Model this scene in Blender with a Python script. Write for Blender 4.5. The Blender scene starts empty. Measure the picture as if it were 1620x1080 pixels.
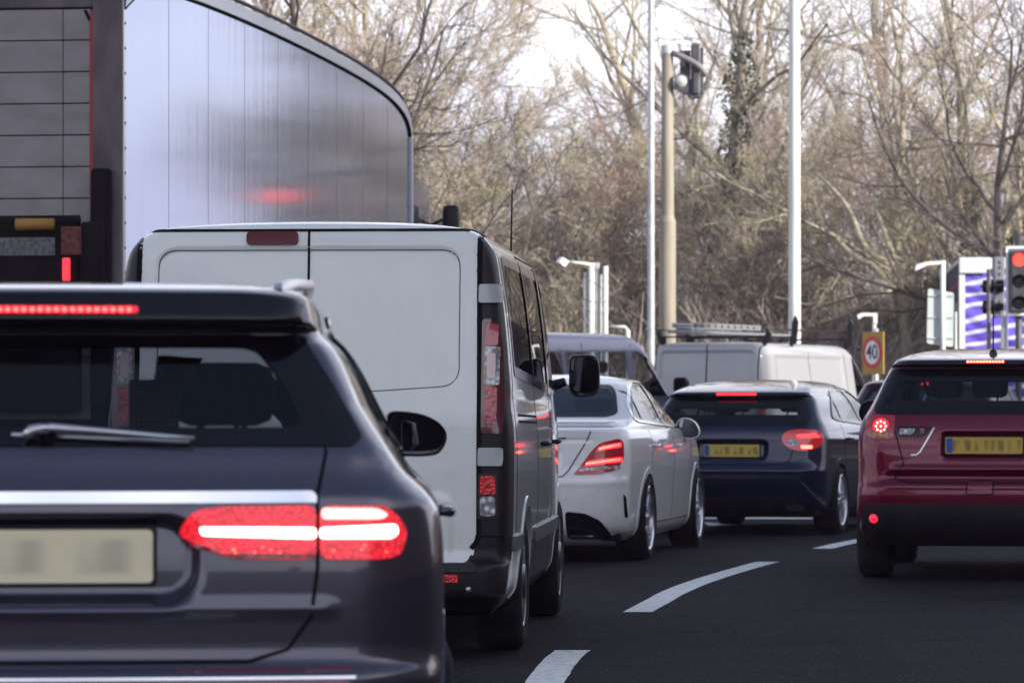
import bpy, bmesh, math, random
import numpy as np
from math import radians as R, sin, cos, pi, sqrt, tan
from mathutils import Vector, Matrix
from mathutils.bvhtree import BVHTree
from mathutils.geometry import delaunay_2d_cdt
random.seed(7); np.random.seed(7)
S = bpy.context.scene
COL = S.collection

# ------------------------------------------------------------ camera, sky, sun, exposure
F = 6075.0; EYE = 1.2                       # focal length in photo pixels, eye height of a driver
cd = bpy.data.cameras.new('camera'); cam = bpy.data.objects.new('camera', cd); COL.objects.link(cam)
cam.location = (0, 0, EYE); cam.rotation_euler = (R(90), 0, 0)
cd.lens = 135; cd.sensor_width = 36; cd.shift_y = 100/1620; cd.clip_end = 3000; cd.clip_start = 0.5
cd.dof.use_dof = True; cd.dof.focus_distance = 17.5; cd.dof.aperture_fstop = 8.0; cd.dof.aperture_blades = 9
S.camera = cam
SUN_AZ, SUN_EL = 124.0, 20.0                # clockwise from the view direction, above the horizon
w = bpy.data.worlds.new('World'); S.world = w; w.use_nodes = True
nt = w.node_tree; N = nt.nodes; L = nt.links; N.clear()
out = N.new('ShaderNodeOutputWorld'); bg = N.new('ShaderNodeBackground'); bg.inputs['Strength'].default_value = 0.12
sky = N.new('ShaderNodeTexSky'); sky.sky_type = 'NISHITA'; sky.sun_disc = False
sky.sun_elevation = R(SUN_EL); sky.sun_rotation = R(SUN_AZ); sky.dust_density = 1.6; sky.ozone_density = 1.5
tc = N.new('ShaderNodeTexCoord'); mp = N.new('ShaderNodeMapping'); mp.inputs['Scale'].default_value = (1, 1, 2.6)
mp.inputs['Location'].default_value = (0.35, 0.2, 0.1)
n1 = N.new('ShaderNodeTexNoise'); n1.inputs['Scale'].default_value = 3.1; n1.inputs['Detail'].default_value = 9; n1.inputs['Roughness'].default_value = .56
n1.inputs['Distortion'].default_value = .35
r1 = N.new('ShaderNodeValToRGB'); r1.color_ramp.elements[0].position = .33; r1.color_ramp.elements[1].position = .50
n2 = N.new('ShaderNodeTexNoise'); n2.inputs['Scale'].default_value = 5.5; n2.inputs['Detail'].default_value = 6
r2 = N.new('ShaderNodeValToRGB'); r2.color_ramp.elements[0].position = .32; r2.color_ramp.elements[1].position = .66
r2.color_ramp.elements[0].color = (5.0, 5.1, 6.9, 1); r2.color_ramp.elements[1].color = (9.1, 9.5, 9.9, 1)
mx = N.new('ShaderNodeMix'); mx.data_type = 'RGBA'
L.new(tc.outputs['Generated'], mp.inputs[0]); L.new(mp.outputs[0], n1.inputs['Vector']); L.new(mp.outputs[0], n2.inputs['Vector'])
L.new(n1.outputs['Fac'], r1.inputs[0]); L.new(n2.outputs['Fac'], r2.inputs[0])
sz = N.new('ShaderNodeSeparateXYZ'); L.new(tc.outputs['Generated'], sz.inputs[0])          # the cloud field thins out overhead, where the sky is blue
ov = N.new('ShaderNodeMapRange'); ov.interpolation_type = 'SMOOTHSTEP'; ov.inputs['From Min'].default_value = .34; ov.inputs['From Max'].default_value = .72; ov.inputs['To Min'].default_value = 1; ov.inputs['To Max'].default_value = .02
L.new(sz.outputs['Z'], ov.inputs[0]); mo_ = N.new('ShaderNodeMath'); mo_.operation = 'MULTIPLY'; L.new(r1.outputs[0], mo_.inputs[0]); L.new(ov.outputs[0], mo_.inputs[1])
L.new(mo_.outputs[0], mx.inputs['Factor']); L.new(sky.outputs[0], mx.inputs['A']); L.new(r2.outputs[0], mx.inputs['B'])
L.new(mx.outputs['Result'], bg.inputs['Color']); L.new(bg.outputs[0], out.inputs[0])
sd = bpy.data.lights.new('sun', 'SUN'); sd.energy = 4.3; sd.angle = R(.53); sd.color = (1, .95, .87)
sun = bpy.data.objects.new('sun', sd); COL.objects.link(sun)
sdir = Vector((sin(R(SUN_AZ))*cos(R(SUN_EL)), cos(R(SUN_AZ))*cos(R(SUN_EL)), sin(R(SUN_EL))))
sun.rotation_euler = sdir.to_track_quat('Z', 'Y').to_euler(); sun.location = sdir*50
S.view_settings.view_transform = 'Standard'; S.view_settings.look = 'None'; S.view_settings.gamma = 1
S.view_settings.exposure = 0.76
S.render.engine = 'CYCLES'
S.cycles.use_denoising = True
S.cycles.max_bounces = 8; S.cycles.transparent_max_bounces = 12; S.cycles.sample_clamp_indirect = 6

# ------------------------------------------------------------ materials
MAT = {}
def mat(name, col=(.5,.5,.5), rough=.5, metal=0., coat=0., emit=None, estr=1., spec=.5, trans=0., coatr=.03):
    if name in MAT: return MAT[name]
    m = bpy.data.materials.new(name); m.use_nodes = True
    b = m.node_tree.nodes['Principled BSDF']
    b.inputs['Base Color'].default_value = (*col, 1); b.inputs['Roughness'].default_value = rough
    b.inputs['Metallic'].default_value = metal; b.inputs['Coat Weight'].default_value = coat
    b.inputs['Coat Roughness'].default_value = coatr; b.inputs['Specular IOR Level'].default_value = spec
    if trans: b.inputs['Transmission Weight'].default_value = trans
    if emit: b.inputs['Emission Color'].default_value = (*emit, 1); b.inputs['Emission Strength'].default_value = estr
    MAT[name] = m; return m
def nodes(m):
    nt = m.node_tree; return nt, nt.nodes, nt.links, nt.nodes['Principled BSDF']
def noise_col(name, c1, c2, scale, rough=.8, detail=6, bump=0., bscale=None, lo=.35, hi=.65, metal=0., coat=0., stretch=None, dist=.02, spec=.5, coord='Object', rvar=0.):
    m = mat(name, c1, rough, metal, coat, spec=spec); nt, N, L, b = nodes(m)
    tc = N.new('ShaderNodeTexCoord'); src = tc.outputs[coord]
    if stretch:
        mp = N.new('ShaderNodeMapping'); mp.inputs['Scale'].default_value = stretch; L.new(src, mp.inputs[0]); src = mp.outputs[0]
    n = N.new('ShaderNodeTexNoise'); n.inputs['Scale'].default_value = scale; n.inputs['Detail'].default_value = detail; L.new(src, n.inputs['Vector'])
    r = N.new('ShaderNodeValToRGB'); r.color_ramp.elements[0].position = lo; r.color_ramp.elements[1].position = hi
    r.color_ramp.elements[0].color = (*c1, 1); r.color_ramp.elements[1].color = (*c2, 1)
    L.new(n.outputs['Fac'], r.inputs[0]); L.new(r.outputs[0], b.inputs['Base Color'])
    if rvar:
        mr = N.new('ShaderNodeMapRange'); mr.inputs['To Min'].default_value = max(0, rough-rvar); mr.inputs['To Max'].default_value = rough+rvar
        L.new(n.outputs['Fac'], mr.inputs[0]); L.new(mr.outputs[0], b.inputs['Roughness'])
    if bump:
        n2 = N.new('ShaderNodeTexNoise'); n2.inputs['Scale'].default_value = bscale or scale*3; n2.inputs['Detail'].default_value = 4; L.new(src, n2.inputs['Vector'])
        bp = N.new('ShaderNodeBump'); bp.inputs['Strength'].default_value = bump; bp.inputs['Distance'].default_value = dist
        L.new(n2.outputs['Fac'], bp.inputs['Height']); L.new(bp.outputs[0], b.inputs['Normal'])
    return m
def paint(name, c, metal=0., rough=.35, dirt=.10, coatr=.03):
    """car paint: clear-coated, with a film of road dust that gets denser low down"""
    m = mat(name, c, rough, metal, 1., coatr=coatr, spec=.12); nt, N, L, b = nodes(m); b.inputs['Coat IOR'].default_value = 1.46
    tc = N.new('ShaderNodeTexCoord'); n = N.new('ShaderNodeTexNoise'); n.inputs['Scale'].default_value = 6; n.inputs['Detail'].default_value = 8; n.inputs['Roughness'].default_value = .7
    L.new(tc.outputs['Object'], n.inputs['Vector'])
    sp = N.new('ShaderNodeSeparateXYZ'); L.new(tc.outputs['Object'], sp.inputs[0])
    mr = N.new('ShaderNodeMapRange'); mr.inputs['From Min'].default_value = .95; mr.inputs['From Max'].default_value = .25
    mr.inputs['To Min'].default_value = .25; mr.inputs['To Max'].default_value = 1.; L.new(sp.outputs['Z'], mr.inputs[0])
    r = N.new('ShaderNodeMapRange'); r.inputs['From Min'].default_value = .35; r.inputs['From Max'].default_value = .7; r.inputs['To Max'].default_value = dirt*2; L.new(n.outputs['Fac'], r.inputs[0])
    mu = N.new('ShaderNodeMath'); mu.operation = 'MULTIPLY'; mu.use_clamp = True; L.new(mr.outputs[0], mu.inputs[0]); L.new(r.outputs[0], mu.inputs[1])
    mx = N.new('ShaderNodeMix'); mx.data_type = 'RGBA'; mx.inputs['A'].default_value = (*c, 1); mx.inputs['B'].default_value = (.19, .165, .14, 1)
    L.new(mu.outputs[0], mx.inputs['Factor']); L.new(mx.outputs['Result'], b.inputs['Base Color'])
    mm = N.new('ShaderNodeMapRange'); mm.inputs['To Min'].default_value = coatr; mm.inputs['To Max'].default_value = coatr+.3; L.new(mu.outputs[0], mm.inputs[0]); L.new(mm.outputs[0], b.inputs['Coat Roughness'])
    return m
def glass(name, tint, extra=.0, rough=0.):
    m = bpy.data.materials.new(name); m.use_nodes = True; nt = m.node_tree; N = nt.nodes; L = nt.links; N.clear()
    o = N.new('ShaderNodeOutputMaterial'); t = N.new('ShaderNodeBsdfTransparent'); t.inputs[0].default_value = (*tint, 1)
    g = N.new('ShaderNodeBsdfGlossy'); g.inputs['Roughness'].default_value = rough
    f = N.new('ShaderNodeFresnel'); ge = N.new('ShaderNodeNewGeometry'); ir = N.new('ShaderNodeMapRange')     # a thin pane reflects alike from both sides
    ir.inputs['To Min'].default_value = 1.5; ir.inputs['To Max'].default_value = 1/1.5; L.new(ge.outputs['Backfacing'], ir.inputs[0]); L.new(ir.outputs[0], f.inputs['IOR'])
    a = N.new('ShaderNodeMath'); a.operation = 'ADD'; a.inputs[1].default_value = extra; a.use_clamp = True
    mx = N.new('ShaderNodeMixShader'); L.new(f.outputs[0], a.inputs[0]); L.new(a.outputs[0], mx.inputs[0])
    L.new(t.outputs[0], mx.inputs[1]); L.new(g.outputs[0], mx.inputs[2]); L.new(mx.outputs[0], o.inputs[0]); MAT[name] = m; return m
def lens(name, c, emit=None, estr=0., scale=55.):
    """ribbed lamp plastic: small reflector cells under a clear coat"""
    m = mat(name, c, .25, 0, 1., emit=emit, estr=estr); nt, N, L, b = nodes(m)
    tc = N.new('ShaderNodeTexCoord'); v = N.new('ShaderNodeTexVoronoi'); v.inputs['Scale'].default_value = scale; L.new(tc.outputs['Object'], v.inputs['Vector'])
    r = N.new('ShaderNodeValToRGB'); r.color_ramp.elements[0].color = (*[min(1, x*1.7+.02) for x in c], 1); r.color_ramp.elements[1].color = (*[x*.35 for x in c], 1); r.color_ramp.elements[1].position = .6
    L.new(v.outputs['Distance'], r.inputs[0]); L.new(r.outputs[0], b.inputs['Base Color'])
    if estr:
        em = N.new('ShaderNodeMapRange'); em.inputs['From Max'].default_value = .75; em.inputs['To Min'].default_value = estr*1.35; em.inputs['To Max'].default_value = estr*.55; L.new(v.outputs['Distance'], em.inputs[0]); L.new(em.outputs[0], b.inputs['Emission Strength'])
    bp = N.new('ShaderNodeBump'); bp.inputs['Strength'].default_value = .5; bp.inputs['Distance'].default_value = .01; L.new(v.outputs['Distance'], bp.inputs['Height']); L.new(bp.outputs[0], b.inputs['Normal'])
    return m
def emis(name, c, s=1.):
    return mat(name, (.1,.02,.02), .4, emit=c, estr=s)

M_blk = noise_col('black_plastic', (.008,.0065,.009), (.016,.013,.017), 9, rough=.45, rvar=.12, spec=.3)
M_trim = mat('gloss_black', (.005,.004,.006), .10, spec=.4)
M_tyre = noise_col('tyre_rubber', (.010,.009,.010), (.020,.017,.018), 14, rough=.9, spec=.2, bump=.3, bscale=60)
M_alloy = mat('alloy', (.48,.48,.52), .28, .9)
M_alloyd = mat('dark_alloy', (.16,.16,.18), .3, .85)
M_chrome = mat('chrome', (.82,.82,.85), .10, 1.)
M_satin = mat('satin_silver', (.62,.62,.64), .3, .85)
M_under = noise_col('underbody', (.007,.006,.007), (.012,.010,.011), 5, rough=.95, spec=.15)
M_int = noise_col('interior_cloth', (.009,.007,.009), (.017,.014,.017), 20, rough=.95, spec=.1)
M_disc = mat('brake_disc', (.25,.24,.24), .45, .8)
G_dark = glass('privacy_glass', (.20,.21,.24), .0)
G_mid = glass('tinted_glass', (.42,.43,.46), -.005)
G_clear = glass('clear_glass', (.78,.82,.84), .06)
M_mirr = mat('mirror_silver', (.22,.22,.26), .02, 1.)
M_led = emis('led_red', (1.0,.014,.018), 4.5)
M_ledhot = emis('sparkle_glow', (1.0,.09,.06), 5.)
M_glow = emis('led_white_hot', (1.0,.80,.74), 3.2)
M_redlit = lens('red_lens_lit', (.55,.012,.03), emit=(1,.014,.03), estr=.60, scale=120)
M_redlens = lens('red_lens', (.30,.008,.022), emit=(1,.01,.03), estr=.05)
M_redpl = lens('red_reflector_glow', (.50,.02,.03), emit=(1,.03,.03), estr=.10, scale=70)  # reflector plastic with a faint red glow put in by emission
M_clrlens = lens('clear_lens', (.55,.55,.58), scale=35)
M_amber = lens('amber_lens', (.5,.16,.03))
M_white_m = mat('white_metal', (.80,.80,.78), .35)
M_galv = noise_col('galvanised', (.42,.43,.44), (.56,.57,.58), 7, rough=.5, metal=.3)

# ------------------------------------------------------------ mesh helpers
def mesh(name, V, Fc, m=None, smooth=True, nrm=None):
    me = bpy.data.meshes.new(name)
    V = np.asarray(V, dtype=np.float32)
    me.from_pydata([tuple(map(float, v)) for v in V], [], [tuple(map(int, f)) for f in Fc])
    if m: me.materials.append(m)
    if len(me.polygons): me.polygons.foreach_set('use_smooth', [bool(smooth)]*len(me.polygons))
    if nrm is not None: me.normals_split_custom_set_from_vertices([tuple(map(float, n)) for n in nrm])
    me.update(); return me
def fastmesh(name, V, Q, m=None, smooth=False):
    """V (n,3) Q (k,4) or (k,3) index arrays"""
    me = bpy.data.meshes.new(name); n = len(V); k, s = Q.shape
    me.vertices.add(n); me.vertices.foreach_set('co', np.ascontiguousarray(V, dtype=np.float32).ravel())
    me.loops.add(k*s); me.loops.foreach_set('vertex_index', np.ascontiguousarray(Q, dtype=np.int32).ravel())
    me.polygons.add(k); me.polygons.foreach_set('loop_start', np.arange(0, k*s, s, dtype=np.int32))
    if m: me.materials.append(m)
    me.polygons.foreach_set('use_smooth', np.full(k, smooth)); me.update(calc_edges=True); return me
def link(name, me, parent=None, loc=None, rot=None, **kw):
    o = bpy.data.objects.new(name, me); COL.objects.link(o)
    if parent: o.parent = parent
    if loc is not None: o.location = loc
    if rot is not None: o.rotation_euler = rot
    for k, v in kw.items(): o[k] = v
    return o
def root(name, loc, rz, label, cat, group=None):
    o = link(name, None, None, loc, (0, 0, rz), label=label, category=cat)
    o.empty_display_size = .3
    if group: o['group'] = group
    return o
class MB:
    def __init__(s): s.V = []; s.F = []
    def add(s, V, Fc):
        b = len(s.V); s.V += [tuple(v) for v in V]; s.F += [tuple(i+b for i in f) for f in Fc]; return s
    def box(s, x0, y0, z0, x1, y1, z1, c=0.):
        """box, chamfered by c"""
        if c <= 0:
            V = [(x, y, z) for x in (x0, x1) for y in (y0, y1) for z in (z0, z1)]
            return s.add(V, [(0,1,3,2),(4,6,7,5),(0,4,5,1),(2,3,7,6),(0,2,6,4),(1,5,7,3)])
        bm = bmesh.new(); bmesh.ops.create_cube(bm, size=1)
        for v in bm.verts: v.co = ((x0+x1)/2+v.co.x*(x1-x0), (y0+y1)/2+v.co.y*(y1-y0), (z0+z1)/2+v.co.z*(z1-z0))
        bmesh.ops.bevel(bm, geom=bm.edges[:], offset=c, segments=2, affect='EDGES', profile=.5)
        bm.verts.index_update(); s.add([v.co[:] for v in bm.verts], [[v.index for v in f.verts] for f in bm.faces]); bm.free(); return s
    def tube(s, pts, r, n=10, cap=True):
        pts = [Vector(p) for p in pts]; rr = r if hasattr(r, '__len__') else [r]*len(pts); V = []; Fc = []
        up = None
        for i, p in enumerate(pts):
            d = (pts[min(i+1, len(pts)-1)]-pts[max(i-1, 0)]).normalized()
            a = (d.orthogonal() if up is None else (up-d*up.dot(d))).normalized(); up = a; b = d.cross(a)
            for k in range(n):
                t = 2*pi*k/n; V.append(p+a*cos(t)*rr[i]+b*sin(t)*rr[i])
        for i in range(len(pts)-1):
            for k in range(n): Fc.append((i*n+k, i*n+(k+1) % n, (i+1)*n+(k+1) % n, (i+1)*n+k))
        if cap: Fc.append(tuple(range(n))[::-1]); Fc.append(tuple((len(pts)-1)*n+k for k in range(n)))
        return s.add(V, Fc)
    def lathe(s, prof, n=40, axis='y', c=(0,0,0), closed=False):
        """prof: list of (radius, offset along the axis)"""
        V = []; m = len(prof)
        for k in range(n):
            t = 2*pi*k/n
            for r, a in prof:
                x, z = r*cos(t), r*sin(t)
                V.append((c[0]+x, c[1]+a, c[2]+z) if axis == 'y' else ((c[0]+x, c[1]+z, c[2]+a) if axis == 'z' else (c[0]+a, c[1]+x, c[2]+z)))
        Fc = [(k*m+i, k*m+i+1, ((k+1) % n)*m+i+1, ((k+1) % n)*m+i) for k in range(n) for i in range(m-1)]
        return s.add(V, Fc)
    def prism(s, poly, x0, x1, plane='yz', scale1=1., ctr=None):
        """polygon extruded along the remaining axis, the far end scaled about its centre"""
        n = len(poly); cx = sum(p[0] for p in poly)/n; cy = sum(p[1] for p in poly)/n
        def P(a, p):
            return (a, p[0], p[1]) if plane == 'yz' else ((p[0], a, p[1]) if plane == 'xz' else (p[0], p[1], a))
        V = [P(x0, p) for p in poly]+[P(x1, (cx+(p[0]-cx)*scale1, cy+(p[1]-cy)*scale1)) for p in poly]
        return s.add(V, [tuple(range(n))[::-1], tuple(range(n, 2*n))]+[(i, (i+1) % n, n+(i+1) % n, n+i) for i in range(n)])
    def mesh(s, name, m, smooth=False): return mesh(name, s.V, s.F, m, smooth)
    def build(s, name, m, parent=None, smooth=False, loc=None, rot=None, auto=None, **kw):
        me = mesh(name, s.V, s.F, m, smooth or auto is not None)
        if auto is not None: me.set_sharp_from_angle(angle=R(auto))
        return link(name, me, parent, loc, rot, **kw)

def chaikin(P, it=2, closed=False):
    P = np.asarray(P, float)
    for _ in range(it):
        if closed:
            Q = np.roll(P, -1, 0); P = np.stack([.75*P+.25*Q, .25*P+.75*Q], 1).reshape(-1, P.shape[1])
        else:
            A, B = P[:-1], P[1:]; M = np.stack([.75*A+.25*B, .25*A+.75*B], 1).reshape(-1, P.shape[1])
            P = np.vstack([P[:1], M[1:-1], P[-1:]])
    return P
def rnd(poly, r=.02, k=4):
    """polygon with rounded corners"""
    out = []; n = len(poly)
    for i in range(n):
        p = Vector(poly[i]); a = Vector(poly[i-1])-p; b = Vector(poly[(i+1) % n])-p
        rr = min(r, a.length*.45, b.length*.45); A = p+a.normalized()*rr; B = p+b.normalized()*rr
        for j in range(k+1):
            t = j/k; out.append(tuple((1-t)**2*A+2*t*(1-t)*p+t*t*B))
    return out
def resample(P, h, closed=True):
    P = [Vector(p) for p in P]; out = []; n = len(P)
    for i in range(n if closed else n-1):
        a, b = P[i], P[(i+1) % n]; k = max(1, int(math.ceil((b-a).length/h)))
        for j in range(k): out.append(a+(b-a)*(j/k))
    if not closed: out.append(P[-1])
    return [tuple(p) for p in out]
def inpoly(X, Y, poly):
    X = np.asarray(X); ins = np.zeros(X.shape, bool); n = len(poly)
    for i in range(n):
        x1, y1 = poly[i]; x2, y2 = poly[(i+1) % n]
        if y1 == y2: continue
        c = ((y1 > Y) != (y2 > Y)) & (X < (x2-x1)*(Y-y1)/(y2-y1)+x1); ins ^= c
    return ins
def offset_poly(poly, d):
    n = len(poly); out = []; ar = sum(poly[i][0]*poly[(i+1) % n][1]-poly[(i+1) % n][0]*poly[i][1] for i in range(n)); sg = 1 if ar > 0 else -1
    for i in range(n):
        p = Vector(poly[i]); a = (p-Vector(poly[i-1])).normalized(); b = (Vector(poly[(i+1) % n])-p).normalized()
        na = Vector((a.y, -a.x)); nb = Vector((b.y, -b.x)); m = (na+nb)
        m = m.normalized()/max(.5, m.length/2) if m.length > 1e-6 else na
        out.append(tuple(p+m*d*sg))
    return out

# ------------------------------------------------------------ vehicle bodies
RK = ['z', 'xr', 'xf', 'w', 'rcx', 'rcy', 'fcx', 'fcy']
class Car:
    """a body grown from stacked plan outlines, then cut into panels, with every lamp, pane and trim laid on its surface.
    local axes: x forward from the rear end, y left, z up; u = -y is 'to the right'"""
    def __init__(s, name, label, cat, x, y, head, rows, L_, group=None, step=.022, bow=(.06, .12), taper=(.10, .12), bottom=.2, ncol=(22, 9, 70, 8, 14), recess=None, paint_m=None, zoff=0., ztaper=None):
        s.x, s.y, s.h = x, y, R(head); s.L = L_; s.pm = paint_m; s.parts = []; s.holes = []
        s.root = root(name, (x, y, zoff), pi/2-R(head), label, cat, group)
        K = chaikin([list(r) for r in rows], 2)
        d = np.abs(np.diff(K, axis=0)); wt = np.array([1, .8, .25, 1, 0, 0, 0, 0]); ds = np.sqrt(((d*wt)**2).sum(1)); t = np.concatenate([[0], np.cumsum(ds)])
        nr = int(t[-1]/step)+2; tt = np.linspace(0, t[-1], nr); K = np.stack([np.interp(tt, t, K[:, i]) for i in range(8)], 1)
        nR, nC, nS, nFc, nF = ncol
        rowsV = []
        for z, xr, xf, w, rcx, rcy, fcx, fcy in K:
            rcy = min(rcy, w*.95); fcy = min(fcy, w*.95)
            Ln = xf-xr; rcx = min(rcx, Ln*.3); fcx = min(fcx, Ln*.3)
            a = np.linspace(0, 1, nR, endpoint=False); P = [np.stack([xr+0*a, a*(w-rcy)], 1)]
            a = np.linspace(0, pi/2, nC, endpoint=False); e = 2/2.3
            P.append(np.stack([xr+rcx-rcx*np.cos(a)**e, w-rcy+rcy*np.sin(a)**e], 1))
            a = np.linspace(0, 1, nS, endpoint=False); P.append(np.stack([xr+rcx+a*(Ln-rcx-fcx), w+0*a], 1))
            a = np.linspace(0, pi/2, nFc, endpoint=False); P.append(np.stack([xf-fcx+fcx*np.sin(a)**e, w-fcy+fcy*np.cos(a)**e], 1))
            a = np.linspace(0, 1, nF+1); P.append(np.stack([xf+0*a, (1-a)*(w-fcy)], 1))
            P = np.vstack(P); x = P[:, 0].copy(); yy = P[:, 1].copy()
            q = np.clip(yy/max(w, .2), 0, 1)
            x += bow[0]*q**2*np.clip(1-(x-xr)/1.2, 0, 1)**2*min(1, w/.5); x -= bow[1]*q**2*np.clip(1-(xf-x)/1.4, 0, 1)**2*min(1, w/.5)
            m_ = .48*L_
            tp0 = float(np.interp(z, *ztaper)) if ztaper else taper[0]
            yy = yy*(1-tp0*np.clip((m_-x)/m_, 0, 1)**2.4-taper[1]*np.clip((x-m_)/(L_-m_), 0, 1)**2.4)
            half = np.stack([x, -yy, np.full_like(x, z)], 1)          # right side first
            oth = half[::-1][1:-1].copy(); oth[:, 1] *= -1
            rowsV.append(np.vstack([half, oth]))
        G = np.stack(rowsV); s.nr, s.nc = G.shape[:2]
        V = G.reshape(-1, 3)
        if recess: V = recess(V)
        s.V = V; s.bowr = bow
        i, j = np.meshgrid(np.arange(s.nr-1), np.arange(s.nc), indexing='ij'); i = i.ravel(); j = j.ravel(); j2 = (j+1) % s.nc
        s.Q = np.stack([i*s.nc+j, i*s.nc+j2, (i+1)*s.nc+j2, (i+1)*s.nc+j], 1)
        top = np.arange(s.nc)+(s.nr-1)*s.nc
        a, b, c = V[s.Q[:, 0]], V[s.Q[:, 1]], V[s.Q[:, 2]]; dd = V[s.Q[:, 3]]
        fn = np.cross(c-a, dd-b); s.fn = fn/np.maximum(np.linalg.norm(fn, axis=1, keepdims=True), 1e-9)
        # outward: compare with the direction away from the axis
        ctr = (a+b+c+dd)/4; s.fc = ctr
        sgn = 1 if np.sum(s.fn[:, 1]*ctr[:, 1]) > 0 else -1
        if sgn < 0: s.Q = s.Q[:, ::-1]; s.fn = -s.fn
        vn = np.zeros_like(V)
        for k in range(4): np.add.at(vn, s.Q[:, k], fn*(1 if sgn > 0 else -1))
        s.vn = vn/np.maximum(np.linalg.norm(vn, axis=1, keepdims=True), 1e-9)
        s.topf = top; s.bvh = BVHTree.FromPolygons([Vector(v) for v in V], [tuple(int(k) for k in f) for f in s.Q])
        s.tag = np.full(len(s.Q), '', dtype=object)
    # photo pixel -> (u, z) on the plane at local distance xl ahead of the tail
    def uz(s, px, py, xl=0.):
        k = (px-810)/F; th = s.h
        u = (k*(s.y+xl*cos(th))-s.x-xl*sin(th))/(cos(th)+k*sin(th)); d = s.y+xl*cos(th)-u*sin(th)
        return (u, EYE+(640-py)/F*d)
    def PZ(s, pts, xl=0.): return [s.uz(a, b, xl) for a, b in pts]
    def mask(s, view, poly):
        if view == 'rear': return inpoly(-s.fc[:, 1], s.fc[:, 2], poly) & (s.fn[:, 0] < -.12) & (s.fc[:, 0] < s.L*.5)
        if view == 'front': return inpoly(-s.fc[:, 1], s.fc[:, 2], poly) & (s.fn[:, 0] > .1) & (s.fc[:, 0] > s.L*.5)
        if view == 'right': return inpoly(s.fc[:, 0], s.fc[:, 2], poly) & (s.fc[:, 1] < 0) & (s.fn[:, 1] < -.15)
        if view == 'left': return inpoly(s.fc[:, 0], s.fc[:, 2], poly) & (s.fc[:, 1] > 0) & (s.fn[:, 1] > .15)
        if view == 'side': return s.mask('right', poly) | s.mask('left', poly)
    def panel(s, name, view, poly, m=None): k = s.mask(view, poly) & (s.tag == ''); s.tag[k] = name; s.parts.append((name, m))
    def hole(s, view, poly): s.tag[s.mask(view, poly)] = '#'
    def proj(s, view, a, b):
        if view == 'rear': o, d = Vector((-2, -a, b)), Vector((1, 0, 0))
        elif view == 'front': o, d = Vector((s.L+2, -a, b)), Vector((-1, 0, 0))
        elif view == 'right': o, d = Vector((a, -3, b)), Vector((0, 1, 0))
        elif view == 'left': o, d = Vector((a, 3, b)), Vector((0, -1, 0))
        else: o, d = Vector((a, -b, 4)), Vector((0, 0, -1))
        h = s.bvh.ray_cast(o, d)
        if h[0] is None or (view == 'rear' and h[0].x > s.L*.6): h = s.bvh.find_nearest(o+d*(2.3 if view == 'rear' else 2.2))
        p, n = h[0], h[1]
        if n.dot(d) > 0: n = -n
        return p, n
    def patch(s, name, view, poly, m, off=.004, thick=.01, h=.03, parent=None, inner=None, smooth=True, **kw):
        """a panel in the shape of poly lying on the body, off proud of it, with an edge; inner cuts an opening"""
        P = resample(poly, h); xs = [p[0] for p in P]; ys = [p[1] for p in P]; n = len(P); verts = [Vector(p) for p in P]; edges = [(i, (i+1) % n) for i in range(n)]; loops = [list(range(n))]
        if inner:
            I = resample(inner, h); k = len(I); verts += [Vector(p) for p in I]; edges += [(n+i, n+(i+1) % k) for i in range(k)]; loops.append(list(range(n, n+k)))
        gx = np.arange(min(xs)+h/2, max(xs), h); gy = np.arange(min(ys)+h/2, max(ys), h)
        if len(gx) and len(gy):
            X, Y = np.meshgrid(gx, gy); X = X.ravel(); Y = Y.ravel(); ins = inpoly(X, Y, offset_poly(P, -h*.35))
            if inner: ins &= ~inpoly(X, Y, offset_poly(I, h*.35))
            verts += [Vector((float(a), float(b))) for a, b in zip(X[ins], Y[ins])]
        vo, eo, fo, *_ = delaunay_2d_cdt(verts, edges, [], 0, 1e-5)
        keep = []
        fcx = np.array([[sum(vo[i].x for i in f)/len(f), sum(vo[i].y for i in f)/len(f)] for f in fo])
        ins = inpoly(fcx[:, 0], fcx[:, 1], P)
        if inner: ins &= ~inpoly(fcx[:, 0], fcx[:, 1], I)
        fo = [f for f, k in zip(fo, ins) if k]
        pn = [s.proj(view, v.x, v.y) for v in vo]
        V = [tuple(p+n_*off) for p, n_ in pn]; Fc = [tuple(f) for f in fo]
        # orientation
        f = Fc[0]; nn = (Vector(V[f[1]])-Vector(V[f[0]])).cross(Vector(V[f[2]])-Vector(V[f[0]]))
        if nn.dot(pn[f[0]][1]) < 0: Fc = [f[::-1] for f in Fc]
        cnt = {}
        for f in Fc:
            for i in range(len(f)):
                a, b = f[i], f[(i+1) % len(f)]; cnt[(a, b)] = 1
        bd = [(a, b) for (a, b) in cnt if (b, a) not in cnt]; mp = {}
        for a, b in bd:
            for q in (a, b):
                if q not in mp: mp[q] = (len(V), len(V)+1); V.append(V[q]); V.append(tuple(pn[q][0]+pn[q][1]*(off-thick)))
            Fc.append((b, a, mp[a][1], mp[b][1]) if False else (mp[b][0], mp[a][0], mp[a][1], mp[b][1]))
        me = mesh(name, V, Fc, m, smooth)
        return link(name, me, parent or s.root, **kw)
    def ribbon(s, name, view, pts, m, wd=.006, off=.0015, thick=.004, h=.03, closed=False, parent=None, **kw):
        P = resample(pts, h, closed); n = len(P); poly = []
        V = []; Fc = []
        for i, p in enumerate(P):
            a = Vector(P[i-1] if (i or closed) else P[0]); b = Vector(P[(i+1) % n] if (i < n-1 or closed) else P[-1]); t = (b-a).normalized(); q = Vector((-t.y, t.x))*wd/2
            for sg in (-1, 1):
                c = Vector(p)+q*sg; P3, n3 = s.proj(view, c.x, c.y); V.append(tuple(P3+n3*off)); V.append(tuple(P3+n3*(off-thick)))
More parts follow.
